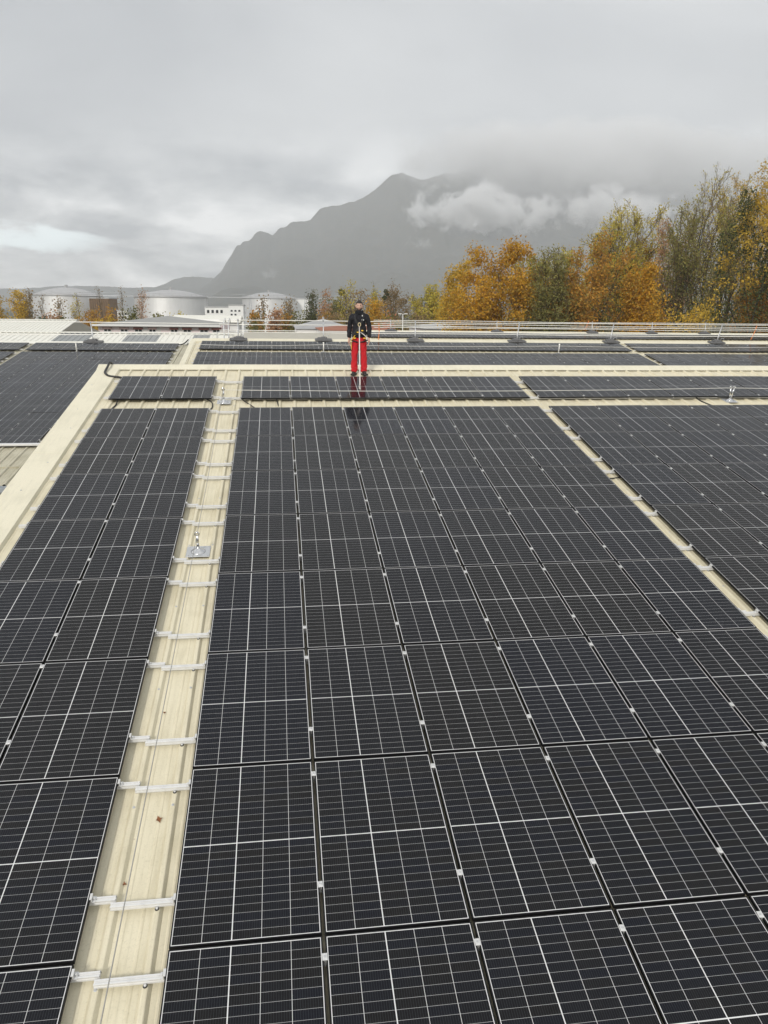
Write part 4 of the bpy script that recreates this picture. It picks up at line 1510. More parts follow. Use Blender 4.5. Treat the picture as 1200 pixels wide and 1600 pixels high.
GL = 'trees in front of the storage tanks'
tree('poplar_tree', 'bright yellow bushy poplar at the left edge', 10, 451, 150, 30, 'column', 'yellow', 9, 0.2, 81, GL, 0.05, spread=0.5)
tree('poplar_tree', 'second bright yellow poplar from the left edge', 33, 454, 150, 24, 'column', 'yellow', 8, 0.2, 82, GL, 0.05, spread=0.5)
tree('birch_tree', 'bare tree just right of the yellow poplars', 49, 450, 150, 14, 'upright', 'brown', 0.3, 0.2, 83, GL, 0.4)
tree('birch_tree', 'thin bare sapling before the left tank, left one', 68, 462, 150, 10, 'upright', 'brown', 0.1, 0.16, 84, GL, 0.4)
tree('birch_tree', 'thin bare sapling before the middle of the left tank', 93, 463, 150, 8, 'upright', 'brown', 0.3, 0.2, 85, GL, 0.4)
tree('birch_tree', 'pale half-bare tree before the right side of the left tank', 123, 461, 140, 16, 'upright', 'lime', 0.35, 0.16, 86, GL, 0.4)
tree('poplar_tree', 'tall thin bare poplar between the left and middle tanks', 163, 446, 150, 10, 'column', 'brown', 0.3, 0.16, 87, GL, 0.3)
tree('poplar_tree', 'slim brownish poplar left of the middle tank', 190, 448, 150, 9, 'column', 'brown', 0.7, 0.16, 88, GL, 0.4)
tree('poplar_tree', 'slim orange poplar before the left side of the middle tank', 220, 452, 150, 9, 'column', 'pink', 1.8, 0.16, 89, GL, 0.35)
tree('birch_tree', 'bare tree before the right-hand tank', 455, 461, 130, 16, 'upright', 'brown', 0.3, 0.2, 90, GL, 0.4, stems=2)
tree('birch_tree', 'bare sapling before the left side of the right-hand tank', 411, 464, 130, 10, 'upright', 'brown', 0.3, 0.2, 91, GL, 0.4)
for k, (px, top, w, lf, Y, lab) in enumerate(((80, 487, 22, 'pink', 145, 'pinkish bush before the left tank'), (100, 488, 26, 'olive', 145, 'olive bush before the left tank'), (64, 489, 18, 'ivy', 143, 'dark bush at the foot of the sapling before the left tank'),
                                              (145, 483, 30, 'rust', 140, 'orange bush between the left and middle tanks'), (157, 484, 24, 'yellow', 138, 'yellow-green bush among the orange ones between the tanks'), (176, 482, 22, 'rust', 142, 'second orange bush between the left and middle tanks'),
                                              (203, 484, 26, 'olive', 140, 'olive bush at the left foot of the middle tank'), (274, 486, 14, 'lime', 120, 'small green bush above the pink building roof'), (240, 491, 20, 'olive', 130, 'dull bush above the left of the pink building roof'),
                                              (402, 483, 14, 'rust', 120, 'small orange bush before the right-hand tank, left of three'), (427, 484, 12, 'pink', 118, 'small pinkish bush before the right-hand tank, middle of three'), (442, 482, 14, 'rust', 122, 'small orange bush before the right-hand tank, right of three'),
                                              (415, 494, 44, 'olive', 112, 'low green hedge bush before the right-hand tank'), (452, 493, 40, 'olive', 112, 'low green-brown hedge bush left of the dark ivied tree'), (472, 488, 26, 'olive', 116, 'green bush under the white cube building'))):
    tree('bush', lab, px, top, Y, w, 'bush', lf, 10, 0.24, 100 + k, 'bushes in front of the tanks', 0.02, spread=0.45)

# ------------------------------------------------------------------ storage tanks and the buildings beyond the roofs
def tank_mat():
    mt, t, b = mat('silver_tank_paint')
    tc = t.node('ShaderNodeTexCoord')
    n = t.noise(t.mapping(tc.outputs['Object'], (1, 1, 0.12)), 0.9, 4, 0.6)
    n2 = t.noise(tc.outputs['Object'], 0.25, 3, 0.5)
    c = t.mix(t.math('MULTIPLY', n, 0.6), (0.88, 0.88, 0.87), (0.70, 0.70, 0.70))
    c = t.mix(t.math('MULTIPLY', n2, 0.3), c, (0.58, 0.57, 0.55))
    t.l.new(c, b.inputs['Base Color'])
    b.inputs['Metallic'].default_value = 0.6
    b.inputs['Roughness'].default_value = 0.66
    b.inputs['Anisotropic'].default_value = 0.62
    b.inputs['Anisotropic Rotation'].default_value = 0.25
    tg = t.node('ShaderNodeTangent', direction_type='RADIAL', axis='Z')
    t.l.new(tg.outputs[0], b.inputs['Tangent'])
    return mt


M['tank'] = tank_mat()
M['tankroof'] = simple('grey_tank_roof', (0.46, 0.46, 0.46), 0.5, 0.3, 0.1, 0.5)
M['white'] = simple('white_render', (0.80, 0.80, 0.78), 0.7, 0, 0.05, 0.7)
M['pink'] = simple('pink_render', (0.80, 0.69, 0.68), 0.8, 0, 0.06, 0.7)
M['palewall'] = simple('pale_render', (0.76, 0.73, 0.70), 0.8, 0, 0.05, 0.7)
M['slate'] = simple('grey_sheet_roof', (0.30, 0.30, 0.29), 0.6, 0, 0.12, 0.8)
M['redroof'] = simple('red_brown_tiled_roof', (0.30, 0.12, 0.07), 0.8, 0, 0.18, 1.2)
M['awning'] = simple('red_brown_shutter', (0.24, 0.095, 0.08), 0.6, 0, 0.1, 4)
M['shutter2'] = simple('pale_pink_shutter', (0.50, 0.36, 0.33), 0.6, 0, 0.1, 4)
M['window'] = simple('dark_window_glass', (0.02, 0.023, 0.028), 0.08, 0, 0.1, 2, spec=0.8)
M['winframe'] = simple('white_window_frame', (0.7, 0.7, 0.68), 0.5)
M['rustslat'] = simple('rust_brown_cladding', (0.20, 0.13, 0.075), 0.8, 0, 0.2, 0.4)


def tank(pl, pr, ptop, pwall, Y, label):
    a, c = at(pl, pwall, Y), at(pr, pwall, Y)
    R = (c.x - a.x) / 2
    cx = (a.x + c.x) / 2
    hw = (a.z + c.z) / 2
    ha = at((pl + pr) / 2, ptop, Y + R).z
    t = thing('storage_tank', label, 'tank', Matrix.Translation((cx, Y + R, 0)), 'silver storage tanks beyond the roofs')
    n = 72
    nc = 6
    for k in range(nc):                      # the shell is built of courses, each lapped a little inside the one below
        r = R - 0.035 * k
        MB().lathe([(r, hw * k / nc), (r, hw * (k + 1) / nc - 0.02), (r - 0.05, hw * (k + 1) / nc)], n, cap=False).build('shell_course', M['tank'], t, smooth=False)
    b = MB().lathe([(R + 0.12, hw - 0.25), (R + 0.12, hw + 0.02), (R - 0.3, hw + 0.05)], n, cap=False)
    b.build('curb_ring', M['tankroof'], t)
    prof = []
    for i in range(13):
        f = i / 12
        prof.append((max(0.05, (R + 0.05) * (1 - f)), hw + 0.04 + (ha - hw) * (1 - (1 - f) ** 1.9)))
    rf = MB().lathe(prof, n).build('dome_roof', M['tankroof'], t, smooth=True)
    MB().lathe([(0.5, 0), (0.5, 0.7), (0.75, 0.75), (0.75, 1.0), (0.1, 1.15)], 12, (0, 0, ha)).build('vent', M['tankroof'], rf)
    # hand rail round the edge of the roof
    b = MB()
    for k in range(36):
        th = 2 * math.pi * k / 36
        b.tube([((R - 0.1) * math.cos(th), (R - 0.1) * math.sin(th), hw), ((R - 0.1) * math.cos(th), (R - 0.1) * math.sin(th), hw + 1.1)], 0.04, 4)
    tag(b.build('hand_rail_post', M['tankroof'], t), kind='stuff')
    b = MB()
    for hh in (0.55, 1.1):
        b.tube([((R - 0.1) * math.cos(th), (R - 0.1) * math.sin(th), hw + hh) for th in np.linspace(0, 2 * math.pi, 73)], 0.035, 4, False)
    b.build('hand_rail', M['tankroof'], t)
    # spiral stair on the far right flank
    b = MB()
    for k in range(40):
        th = -0.25 + k * 0.028
        z = hw * k / 40
        x, y = math.cos(th), math.sin(th)
        b.tube([(x * R, y * R, z), (x * (R + 0.8), y * (R + 0.8), z)], 0.12, 4)
    tag(b.build('stair', M['tankroof'], t), kind='stuff')
    return cx, Y + R, R, hw


t1 = tank(34, 146, 449, 461, 315, 'silver storage tank at left behind the yellow poplars')
t2 = tank(199, 319, 453, 463.5, 300, 'silver storage tank in the middle above the pink building')
t3 = tank(376, 463, 457, 465.5, 330, 'smaller silver storage tank at right, beside the white cube building')
t = thing('catwalk', 'thin grey catwalk on trestles linking the tops of the three storage tanks', 'catwalk', Matrix.Translation(((t1[0] + t3[0]) / 2, t2[1], 0)))
b = MB()
xa, xb = t1[0] + 8 - (t1[0] + t3[0]) / 2, t3[0] + 40 - (t1[0] + t3[0]) / 2
zc = t2[3] + 0.35
b.box(xa, xb, -0.5, 0.5, zc - 0.25, zc)
b.build('deck', M['galv'], t)
for s in (-0.5, 0.5):
    MB().tube([(xa, s, zc + 1.05), (xb, s, zc + 1.05)], 0.04, 5).build('hand_rail', M['galv'], t)
for k, x in enumerate(np.linspace(xa + 22, xb - 2, 5)):
    b = MB().tube([(x - 0.9, 0, 0), (x - 0.3, 0, zc - 0.2)], 0.14, 6)
    b.tube([(x + 0.9, 0, 0), (x + 0.3, 0, zc - 0.2)], 0.14, 6)
    for q in range(4):
        b.tube([(x - 0.8 + q * 0.12, 0, zc * q / 4), (x + 0.7 - q * 0.1, 0, zc * (q + 0.9) / 4)], 0.07, 5)
    b.build('trestle', M['galv'], t)


def window_on(parent, x, y, z, w, h, hood=None, n=2):
    """A window set 6 cm into a wall that faces the camera (towards -y)."""
    b = MB()
    b.box(x, x + w, y - 0.05, y + 0.02, z, z + 0.07)
    b.box(x, x + w, y - 0.05, y + 0.02, z + h - 0.07, z + h)
    for k in range(n + 1):
        xx = x + (w - 0.07) * k / n
        b.box(xx, xx + 0.07, y - 0.049, y + 0.02, z + 0.07, z + h - 0.07)
    f = b.build('window', M['winframe'], parent)
    MB().box(x + 0.02, x + w - 0.02, y - 0.02, y + 0.01, z + 0.02, z + h - 0.02).build('pane', M['window'], f)
    if hood:
        MB().bevelbox(x - 0.08, x + w + 0.08, y - 0.22, y - 0.055, z + h * 0.70, z + h + 0.10, 0.02).build('shutter_box', hood, f)
    return f


# the low pink building
Yp = 75.0
pl_, pr_ = at(153, 507, Yp), at(347, 507.5, Yp)
zw = pl_.z
t = thing('pink_building', 'long low pink and white building with red-brown shuttered windows and grey roof', 'building', Matrix.Translation((pl_.x, Yp, 0)))
Wd = pr_.x - pl_.x
MB().box(0, Wd, 0, 14, 0.02, zw).build('wall', M['pink'], t)
for f0, f1 in ((0.305, 0.50), (0.58, 0.72)):
    MB().box(Wd * f0, Wd * f1, -0.012, 0.004, 0.03, zw - 0.02).build('wall_panel', M['palewall'], t)
ap = at(262, 493.5, Yp + 7)
ax = ap.x - pl_.x
b = MB()
z0 = zw + 0.02
b.add([(-0.5, -0.6, z0), (Wd * 0.985, -0.6, z0), (Wd * 0.985, 14.6, z0), (-0.5, 14.6, z0), (ax, 7, ap.z), (Wd * 0.99, 7, z0 + 0.12)], [(0, 1, 5, 4), (3, 0, 4), (2, 3, 4, 5), (1, 2, 5), (3, 2, 1, 0)])
b.build('roof', M['slate'], t, fix=True)
b = MB().box(-0.52, Wd * 0.99, -0.66, -0.58, z0 - 0.18, z0 + 0.04)
b.build('eaves_board', M['winframe'], t)
for px, w, dark in ((162, 11, 0), (188, 11, 0), (210, 11.5, 1), (232.5, 10.5, 0), (266.5, 10.5, 1), (286, 12, 1), (312, 12.5, 1), (332, 12, 1)):
    q = at(px, 515.5, Yp)
    window_on(t, q.x - pl_.x, 0, zw - 0.80, w * 0.0768, 0.44, M['awning'] if dark else M['shutter2'], 2)
# white extension behind it
qa, qc = at(268, 494, Yp + 16), at(372, 497, Yp + 16)
t = thing('white_building', 'low white flat-roofed hall just behind the pink building', 'building', Matrix.Translation((qa.x, Yp + 16, 0)))
b = MB().box(0, qc.x - qa.x, 0, 10, 0.02, qa.z - 0.35)
b.build('wall', M['white'], t)
b = MB()
L = qc.x - qa.x
b.prism([(-0.6, qa.z - 0.75), (10.5, qa.z - 0.75), (10.5, qa.z - 0.70), (5, qa.z + 0.12), (-0.6, qa.z - 0.68)], -0.3, L + 0.3)
b.build('roof', M['whiteroof'], t, fix=True)


def block(name, label, x0, x1, ytop, Y, depth, mt, wins=(), roofmt=None, kind='building', base=0.02):
    a, c = at(x0, ytop, Y), at(x1, ytop, Y)
    z = (a.z + c.z) / 2
    t = thing(name, label, kind, Matrix.Translation((a.x, Y, 0)))
    L = c.x - a.x
    MB().box(0, L, 0, depth, base, z).build('wall', mt, t)
    MB().box(-0.15, L + 0.15, -0.15, depth + 0.15, z + 0.002, z + 0.35).build('roof', roofmt or M['tankroof'], t)
    k = (Y - CAM.y) / FPX
    for (px, py, w, h, n) in wins:
        q = at(px, py, Y)
        window_on(t, q.x - a.x, 0, q.z - h * k, w * k, h * k, None, n)
    return t, L, z


block('office_building', 'white flat-roofed office between the middle and right tanks', 320, 358, 480.5, 255, 18, M['white'], [(323, 484, 4, 5, 1), (330, 484, 4, 5, 1), (337, 484, 4, 5, 1), (344, 484, 4, 5, 1)])
block('office_building', 'taller white office wing touching the right-hand tank', 357, 380, 477.5, 250, 14, M['white'], [(360, 484, 3.5, 3, 1), (366, 484, 3.5, 3, 1), (372, 484, 3.5, 3, 1), (360, 490, 3.5, 3, 1), (366, 490, 3.5, 3, 1)])
block('white_cube_building', 'plain white windowless cube building right of the smaller tank', 462, 483, 467.5, 345, 20, M['white'])
t, L, z = block('brown_hall', 'rust-brown slatted hall between the left and middle tanks', 139, 170, 466.5, 300, 16, M['rustslat'])
for k in range(9):
    MB().box(L * (k + 0.3) / 9, L * (k + 0.62) / 9, -0.35, -0.002, 0.1, z - 0.1).build('slat', M['rustslat'], t)
block('white_building', 'small white building with a window grid between the bushes left of the middle tank', 183, 199, 486, 210, 10, M['white'], [(184.5, 488, 3.5, 4, 1), (189.5, 488, 3.5, 4, 1), (194, 488, 3.5, 4, 1), (184.5, 494, 3.5, 4, 1), (189.5, 494, 3.5, 4, 1), (194, 494, 3.5, 4, 1)])


def gabled(name, label, x0, x1, yeave, xr, yridge, Y, depth, roofmt, wallmt):
    a, c, r = at(x0, yeave, Y), at(x1, yeave, Y), at(xr, yridge, Y + depth / 2)
    t = thing(name, label, 'building', Matrix.Translation((a.x, Y, 0)))
    L = c.x - a.x
    z = (a.z + c.z) / 2
    rx = min(max(r.x - a.x, 0.05 * L), 0.95 * L)
    MB().box(0.2, L - 0.2, 0.2, depth - 0.2, 0.02, z - 0.06).build('wall', wallmt, t)
    b = MB().add([(0, 0, z), (L, 0, z), (L, depth, z), (0, depth, z), (rx, depth / 2 - 0.2, r.z), (rx, depth / 2 + 0.2, r.z), (0, 0, z - 0.05), (L, 0, z - 0.05), (L, depth, z - 0.05), (0, depth, z - 0.05)],
                 [(0, 1, 4), (1, 2, 5, 4), (2, 3, 5), (3, 0, 4, 5), (6, 7, 1, 0), (7, 8, 2, 1), (8, 9, 3, 2), (9, 6, 0, 3)])
    rf = b.build('roof', roofmt, t, fix=True)
    MB().tube([(rx, depth / 2, r.z - 0.3), (rx, depth / 2, r.z + 0.25)], 0.12, 6).build('vent', M['galv'], rf)
    return t


gabled('grey_roofed_hall', 'hall with a broad pale grey hipped roof just left of the man', 462, 560, 514, 505, 498, 78, 16, simple('pale_grey_roof', (0.36, 0.36, 0.36), 0.6, 0, 0.1, 0.6), M['palewall'])
gabled('red_roofed_hall', 'hall with a low red-brown roof behind the man and the railings', 500, 622, 516.5, 568, 505.5, 66, 12, M['redroof'], M['palewall'])
gabled('grey_roofed_hall', 'hall with a grey roof far right of the man, under the trees', 664, 724, 514, 690, 504, 84, 14, simple('grey_sheet', (0.33, 0.33, 0.33), 0.6, 0, 0.1, 0.6), M['palewall'])

# lamp post
Yl = 88
q = at(629.5, 491, Yl)
t = thing('street_lamp', 'slim pale lamp post with a double head right of the man', 'street lamp', Matrix.Translation((q.x, Yl, 0)))
MB().tube([(0, 0, 0), (0, 0, q.z)], [0.09, 0.05], 8).build('pole', M['railalu'], t, smooth=True)
for s in (-1, 1):
    MB().tube([(0, 0, q.z), (s * 0.25, 0, q.z + 0.04)], 0.035, 6).build('arm', M['railalu'], t)
    MB().bevelbox(min(s * 0.2, s * 0.62), max(s * 0.2, s * 0.62), -0.12, 0.12, q.z, q.z + 0.12, 0.03).build('lamp_head', M['railalu'], t)


# ------------------------------------------------------------------ the man on the ridge
def cloth(name, col, rough=0.8, scale=30, bump=0.3, var=0.15):
    return simple(name, col, rough, 0, var, scale, bump, spec=0.25)


SKIN = simple('skin', (0.62, 0.38, 0.28), 0.55, 0, 0.06, 25)
HAIR = simple('dark_hair', (0.022, 0.016, 0.012), 0.6, 0, 0.2, 60)
BEARD = simple('dark_beard', (0.085, 0.052, 0.038), 0.8, 0, 0.25, 80)
JACKET = cloth('black_quilted_jacket', (0.016, 0.016, 0.020))
TROUSER = cloth('red_work_trousers', (0.52, 0.018, 0.026))
BOOT = simple('black_boot_leather', (0.02, 0.019, 0.018), 0.5, 0, 0.2, 20)
STRAP = simple('black_webbing', (0.02, 0.02, 0.022), 0.7)
YELLOW = simple('yellow_webbing', (0.80, 0.50, 0.04), 0.6)
WHITE = simple('white_rope', (0.72, 0.66, 0.62), 0.7, 0, 0.1, 60)


def skin_mesh(verts, edges, radii, levels=2, root=0):
    """Grow one continuous surface round a skeleton."""
    me = bpy.data.meshes.new('skeleton')
    me.from_pydata(verts, edges, [])
    o = bpy.data.objects.new('skeleton', me)
    COL.objects.link(o)
    sk = o.modifiers.new('skin', 'SKIN')
    sk.use_smooth_shade = True
    ss = o.modifiers.new('sub', 'SUBSURF')
    ss.levels = ss.render_levels = levels
    for i, r in enumerate(radii):
        v = me.skin_vertices[0].data[i]
        v.radius = r if isinstance(r, tuple) else (r, r)
        v.use_root = (i == root)
    dg = bpy.context.evaluated_depsgraph_get()
    out = bpy.data.meshes.new_from_object(o.evaluated_get(dg))
    bpy.data.objects.remove(o)
    bpy.data.meshes.remove(me)
    return out


def join_meshes(name, meshes, mt):
    bm = bmesh.new()
    for x in meshes:
        bm.from_mesh(x)
    me = bpy.data.meshes.new(name)
    bm.to_mesh(me)
    bm.free()
    me.shade_smooth()
    me.materials.clear()
    me.materials.append(mt)
    for p in me.polygons:
        p.material_index = 0
    return me


def head_mesh():
    bm = bmesh.new()
    bmesh.ops.create_uvsphere(bm, u_segments=28, v_segments=22, radius=1.0)
    for v in bm.verts:
        x, y, z = v.co
        jaw = max(0.0, -z)
        sx = 0.078 * (1 - 0.30 * jaw ** 1.4)
        sy = 0.098 * (1 - 0.16 * jaw)
        nx, ny, nz = x * sx, y * sy, z * 0.118
        if y < 0:                                # the face is flatter; chin comes forward
            ny *= 0.93
            ny -= 0.014 * max(0, 1 - abs(z + 0.78) / 0.35) * max(0, 1 - abs(x) / 0.5)
            # eye sockets, brow
            e = max(0, 1 - abs(z - 0.10) / 0.16) * max(0, 1 - abs(abs(x) - 0.40) / 0.25)
            ny += 0.010 * e
            ny -= 0.006 * max(0, 1 - abs(z - 0.30) / 0.16) * max(0, 1 - abs(x) / 0.75)
            # nose
            nw = max(0, 1 - abs(x) / 0.20)
            if -0.36 < z < 0.16:
                ny -= 0.024 * nw * (0.16 - z) / 0.52 * (1 if z > -0.28 else (z + 0.36) / 0.08)
            # lips
            ny -= 0.004 * max(0, 1 - abs(z + 0.50) / 0.10) * max(0, 1 - abs(x) / 0.32)
        v.co = (nx, ny, nz)
    me = bpy.data.meshes.new('head')
    bm.to_mesh(me)
    bm.free()
    return me


def hand_meshes(wr, side, fwd):
    """Palm, four fingers and a thumb, hanging and slightly curled. wr: wrist; side: +1 to the picture's right."""
    out = []
    d = Vector((0.05 * side, fwd, -1)).normalized()
    across = Vector((0, -1, 0)) - d * (Vector((0, -1, 0)).dot(d))
    across.normalize()
    inw = Vector((-side, 0, 0))
    inw = (inw - d * inw.dot(d) - across * inw.dot(across)).normalized()
    p0, p1, p2 = wr, wr + d * 0.045, wr + d * 0.09
    out.append(skin_mesh([tuple(p0 - d * 0.02), tuple(p0), tuple(p1), tuple(p2)], [(0, 1), (1, 2), (2, 3)], [(0.024, 0.024), (0.026, 0.020), (0.018, 0.040), (0.014, 0.040)], 2))
    for k, (o, L) in enumerate(((0.032, 0.072), (0.011, 0.082), (-0.011, 0.076), (-0.031, 0.060))):
        a = p1 + d * 0.03 + across * o
        j1 = a + d * (L * 0.45) + inw * 0.006
        j2 = j1 + d * (L * 0.33) + inw * 0.016
        j3 = j2 + d * (L * 0.22) + inw * 0.018
        out.append(skin_mesh([tuple(q) for q in (a, j1, j2, j3)], [(0, 1), (1, 2), (2, 3)], [0.0095, 0.009, 0.0082, 0.007], 1))
    a = p0 + d * 0.03 + across * 0.024
    j1 = a + across * 0.022 + d * 0.028 + inw * 0.012
    j2 = j1 + across * 0.008 + d * 0.030 + inw * 0.010
    out.append(skin_mesh([tuple(q) for q in (a, j1, j2)], [(0, 1), (1, 2)], [0.012, 0.0105, 0.008], 1))
    return out


FEET = F1 @ Vector((2.885, 2.93, SHEET + 0.004))
MW = Matrix.Translation(FEET) @ Matrix.Rotation(rad(-6), 4, 'Z') @ Matrix.Scale(1.03, 4)
man = thing('person', 'man standing on the ridge in black jacket and red trousers, wearing a safety harness', 'person', MW)
sl = math.tan(T1)


def J(*p):
    return Vector(p)


WR = {-1: J(-0.248, -0.045, 0.862), 1: J(0.236, -0.115, 0.878)}
EL = {-1: J(-0.236, 0.030, 1.130), 1: J(0.248, 0.015, 1.138)}
SH = {-1: J(-0.170, 0.0, 1.402), 1: J(0.170, 0.005, 1.410)}
V = [J(0, 0.0, 0.93), J(0, 0.005, 1.10), J(0, 0.0, 1.30), J(0, 0.005, 1.43), J(0, 0.0, 1.50), J(0, -0.008, 1.60)]
Eg = [(0, 1), (1, 2), (2, 3), (3, 4), (4, 5)]
Rd = [(0.150, 0.105), (0.140, 0.095), (0.160, 0.105), (0.100, 0.07), (0.054, 0.056), (0.052, 0.055)]
for s in (-1, 1):
    k = len(V)
    V += [SH[s], EL[s], WR[s], J(s * 0.095, 0, 0.88), J(s * 0.112, -0.018, 0.49), J(s * 0.118, 0.02, 0.085), J(s * 0.130, -0.08, 0.045)]
    Eg += [(3, k), (k, k + 1), (k + 1, k + 2), (0, k + 3), (k + 3, k + 4), (k + 4, k + 5), (k + 5, k + 6)]
    Rd += [0.046, 0.040, 0.026, (0.085, 0.088), 0.056, 0.034, (0.026, 0.020)]
body_parts = [skin_mesh([tuple(q) for q in V], Eg, Rd, 2)]
hd = head_mesh()
hd.transform(Matrix.Translation((0, -0.012, 1.645)) @ Matrix.Rotation(rad(2), 4, 'X'))
body_parts.append(hd)
for s in (-1, 1):
    ear = MB()
    ear.tube([(s * 0.075, 0.004, 1.675), (s * 0.086, 0.014, 1.665), (s * 0.084, 0.012, 1.64), (s * 0.076, 0.0, 1.618)], [0.008, 0.014, 0.012, 0.007], 7)
    body_parts.append(ear.mesh('ear', SKIN, True))
    body_parts += hand_meshes(WR[s], s, -0.05)
put('body', join_meshes('body', body_parts, SKIN), man)

# jacket
JV = [J(0, 0.0, 0.865), J(0, 0.0, 0.98), J(0, 0.0, 1.13), J(0, -0.003, 1.29), J(0, 0.005, 1.40), J(0, 0.012, 1.475), J(0, 0.014, 1.535)]
JE = [(i, i + 1) for i in range(6)]
JR = [(0.195, 0.138), (0.196, 0.136), (0.186, 0.130), (0.190, 0.132), (0.150, 0.108), (0.088, 0.088), (0.086, 0.088)]
for s in (-1, 1):
    k = len(JV)
    JV += [SH[s] + J(s * 0.015, 0, -0.005), EL[s].lerp(SH[s], 0.5) + J(s * 0.012, 0, 0), EL[s], EL[s].lerp(WR[s], 0.6), WR[s] + J(0, 0, 0.015)]
    JE += [(4, k), (k, k + 1), (k + 1, k + 2), (k + 2, k + 3), (k + 3, k + 4)]
    JR += [0.088, 0.074, 0.066, 0.058, 0.052]
jm = skin_mesh([tuple(q) for q in JV], JE, JR, 3)
jrng = np.random.default_rng(5)
for v in jm.vertices:                              # padding seams and folds
    x, y, z = v.co
    f = 0.003 * math.sin(z * 62 + 3 * x) + 0.005 * math.sin(38 * x + 25 * z + 9 * y) + 0.003 * math.sin(70 * x - 31 * z)
    n_ = v.normal
    v.co = v.co + n_ * f * (0.4 if z > 1.45 else 1)
put('jacket', join_meshes('jacket', [jm], JACKET), man)
# trousers
TV = [J(0, 0.0, 0.985), J(0, 0.0, 0.89)]
TE = [(0, 1)]
TR = [(0.158, 0.112), (0.165, 0.118)]
for s in (-1, 1):
    k = len(TV)
    TV += [J(s * 0.092, 0.0, 0.80), J(s * 0.104, -0.01, 0.64), J(s * 0.113, -0.018, 0.48), J(s * 0.117, 0.0, 0.28), J(s * 0.120, 0.004, 0.050)]
    TE += [(1, k), (k, k + 1), (k + 1, k + 2), (k + 2, k + 3), (k + 3, k + 4)]
    TR += [(0.098, 0.102), (0.088, 0.090), (0.076, 0.080), (0.078, 0.082), (0.084, 0.098)]
tm = skin_mesh([tuple(q) for q in TV], TE, TR, 3)
for v in tm.vertices:
    x, y, z = v.co
    f = 0.004 * math.sin(z * 17 + 44 * x + 9 * y) + 0.0035 * math.sin(z * 31 - 60 * x) + (0.006 * math.sin(z * 70 + 30 * x + 20 * y) if z < 0.22 else 0)
    v.co = v.co + v.normal * f
put('trousers', join_meshes('trousers', [tm], TROUSER), man)
for s in (-1, 1):
    b = MB()
    b.bevelbox(-0.052, 0.052, -0.175, 0.085, 0.0, 0.045, 0.006)
    sole = b.mesh('sole', STRAP)
    bt = skin_mesh([(0, 0.03, 0.16), (0, 0.025, 0.085), (0, -0.03, 0.06), (0, -0.115, 0.05)], [(0, 1), (1, 2), (2, 3)], [(0.056, 0.062), (0.056, 0.060), (0.050, 0.048), (0.046, 0.032)], 2)
    o = put('boot', join_meshes('boot', [bt, sole], BOOT), man, (s * 0.122, -0.03 if s > 0 else 0.01, 0), (0, 0, s * 0.26 + 0.05))
# hair, beard, face
hb = bmesh.new()
bmesh.ops.create_uvsphere(hb, u_segments=26, v_segments=20, radius=1.0)
for v in hb.verts:
    x, y, z = v.co
    v.co = (x * 0.083, y * 0.104 + 0.006, z * 0.122 + 0.010)
kill = [v for v in hb.verts if (v.co.y < -0.050 and v.co.z < 0.056) or (v.co.y < 0.012 and v.co.z < 0.025) or v.co.z < -0.045]
bmesh.ops.delete(hb, geom=kill, context='VERTS')
for v in hb.verts:
    v.co += v.normal * 0.004 * math.sin(v.co.x * 160 + v.co.y * 120)
hm = bpy.data.meshes.new('hair')
hb.to_mesh(hm)
hb.free()
hm.materials.append(HAIR)
hm.shade_smooth()
o = put('hair', hm, man, (0, -0.012, 1.648))
o.modifiers.new('thick', 'SOLIDIFY').thickness = 0.008
bb = bmesh.new()
bmesh.ops.create_uvsphere(bb, u_segments=28, v_segments=24, radius=1.0)
for v in bb.verts:
    x, y, z = v.co
    jaw = max(0.0, -z)
    v.co = (x * 0.0835 * (1 - 0.29 * jaw ** 1.4), y * 0.0985 * (1 - 0.13 * jaw) - (0.014 * max(0, 1 - abs(z + 0.78) / 0.35) if y < 0 else 0), z * 0.1235)
kill = [v for v in bb.verts if v.co.z > -0.038 or v.co.y > 0.02 or (abs(v.co.x) < 0.022 and -0.068 < v.co.z < -0.052 and v.co.y < 0)]
bmesh.ops.delete(bb, geom=kill, context='VERTS')
bme = bpy.data.meshes.new('beard')
bb.to_mesh(bme)
bb.free()
bme.materials.append(BEARD)
bme.shade_smooth()
put('beard', bme, man, (0, -0.013, 1.645), (rad(2), 0, 0))
for s in (-1, 1):
    MB().lathe([(0.001, -0.009), (0.007, -0.006), (0.0095, 0), (0.007, 0.006), (0.001, 0.009)], 10).build('eye', HAIR, man, True, (s * 0.030, -0.086, 1.656))
    MB().tube([(s * 0.014, -0.099, 1.672), (s * 0.030, -0.099, 1.677), (s * 0.047, -0.088, 1.672)], [0.004, 0.005, 0.003], 6).build('eyebrow', HAIR, man)
MB().tube([(-0.022, -0.098, 1.588), (0, -0.103, 1.590), (0.022, -0.098, 1.588)], 0.005, 6).build('mouth', simple('lips', (0.36, 0.15, 0.13), 0.5), man)
# neck warmer
b = MB()
for k, (z, r) in enumerate(((1.470, 0.088), (1.500, 0.086), (1.528, 0.080))):
    b.tube([(r * math.cos(a) * 1.03, 0.004 + r * math.sin(a), z + 0.006 * math.sin(3 * a + k)) for a in np.linspace(0, 2 * math.pi, 21)], 0.022, 7, False)
b.build('neck_warmer', cloth('black_fleece', (0.014, 0.015, 0.019)), man, True)


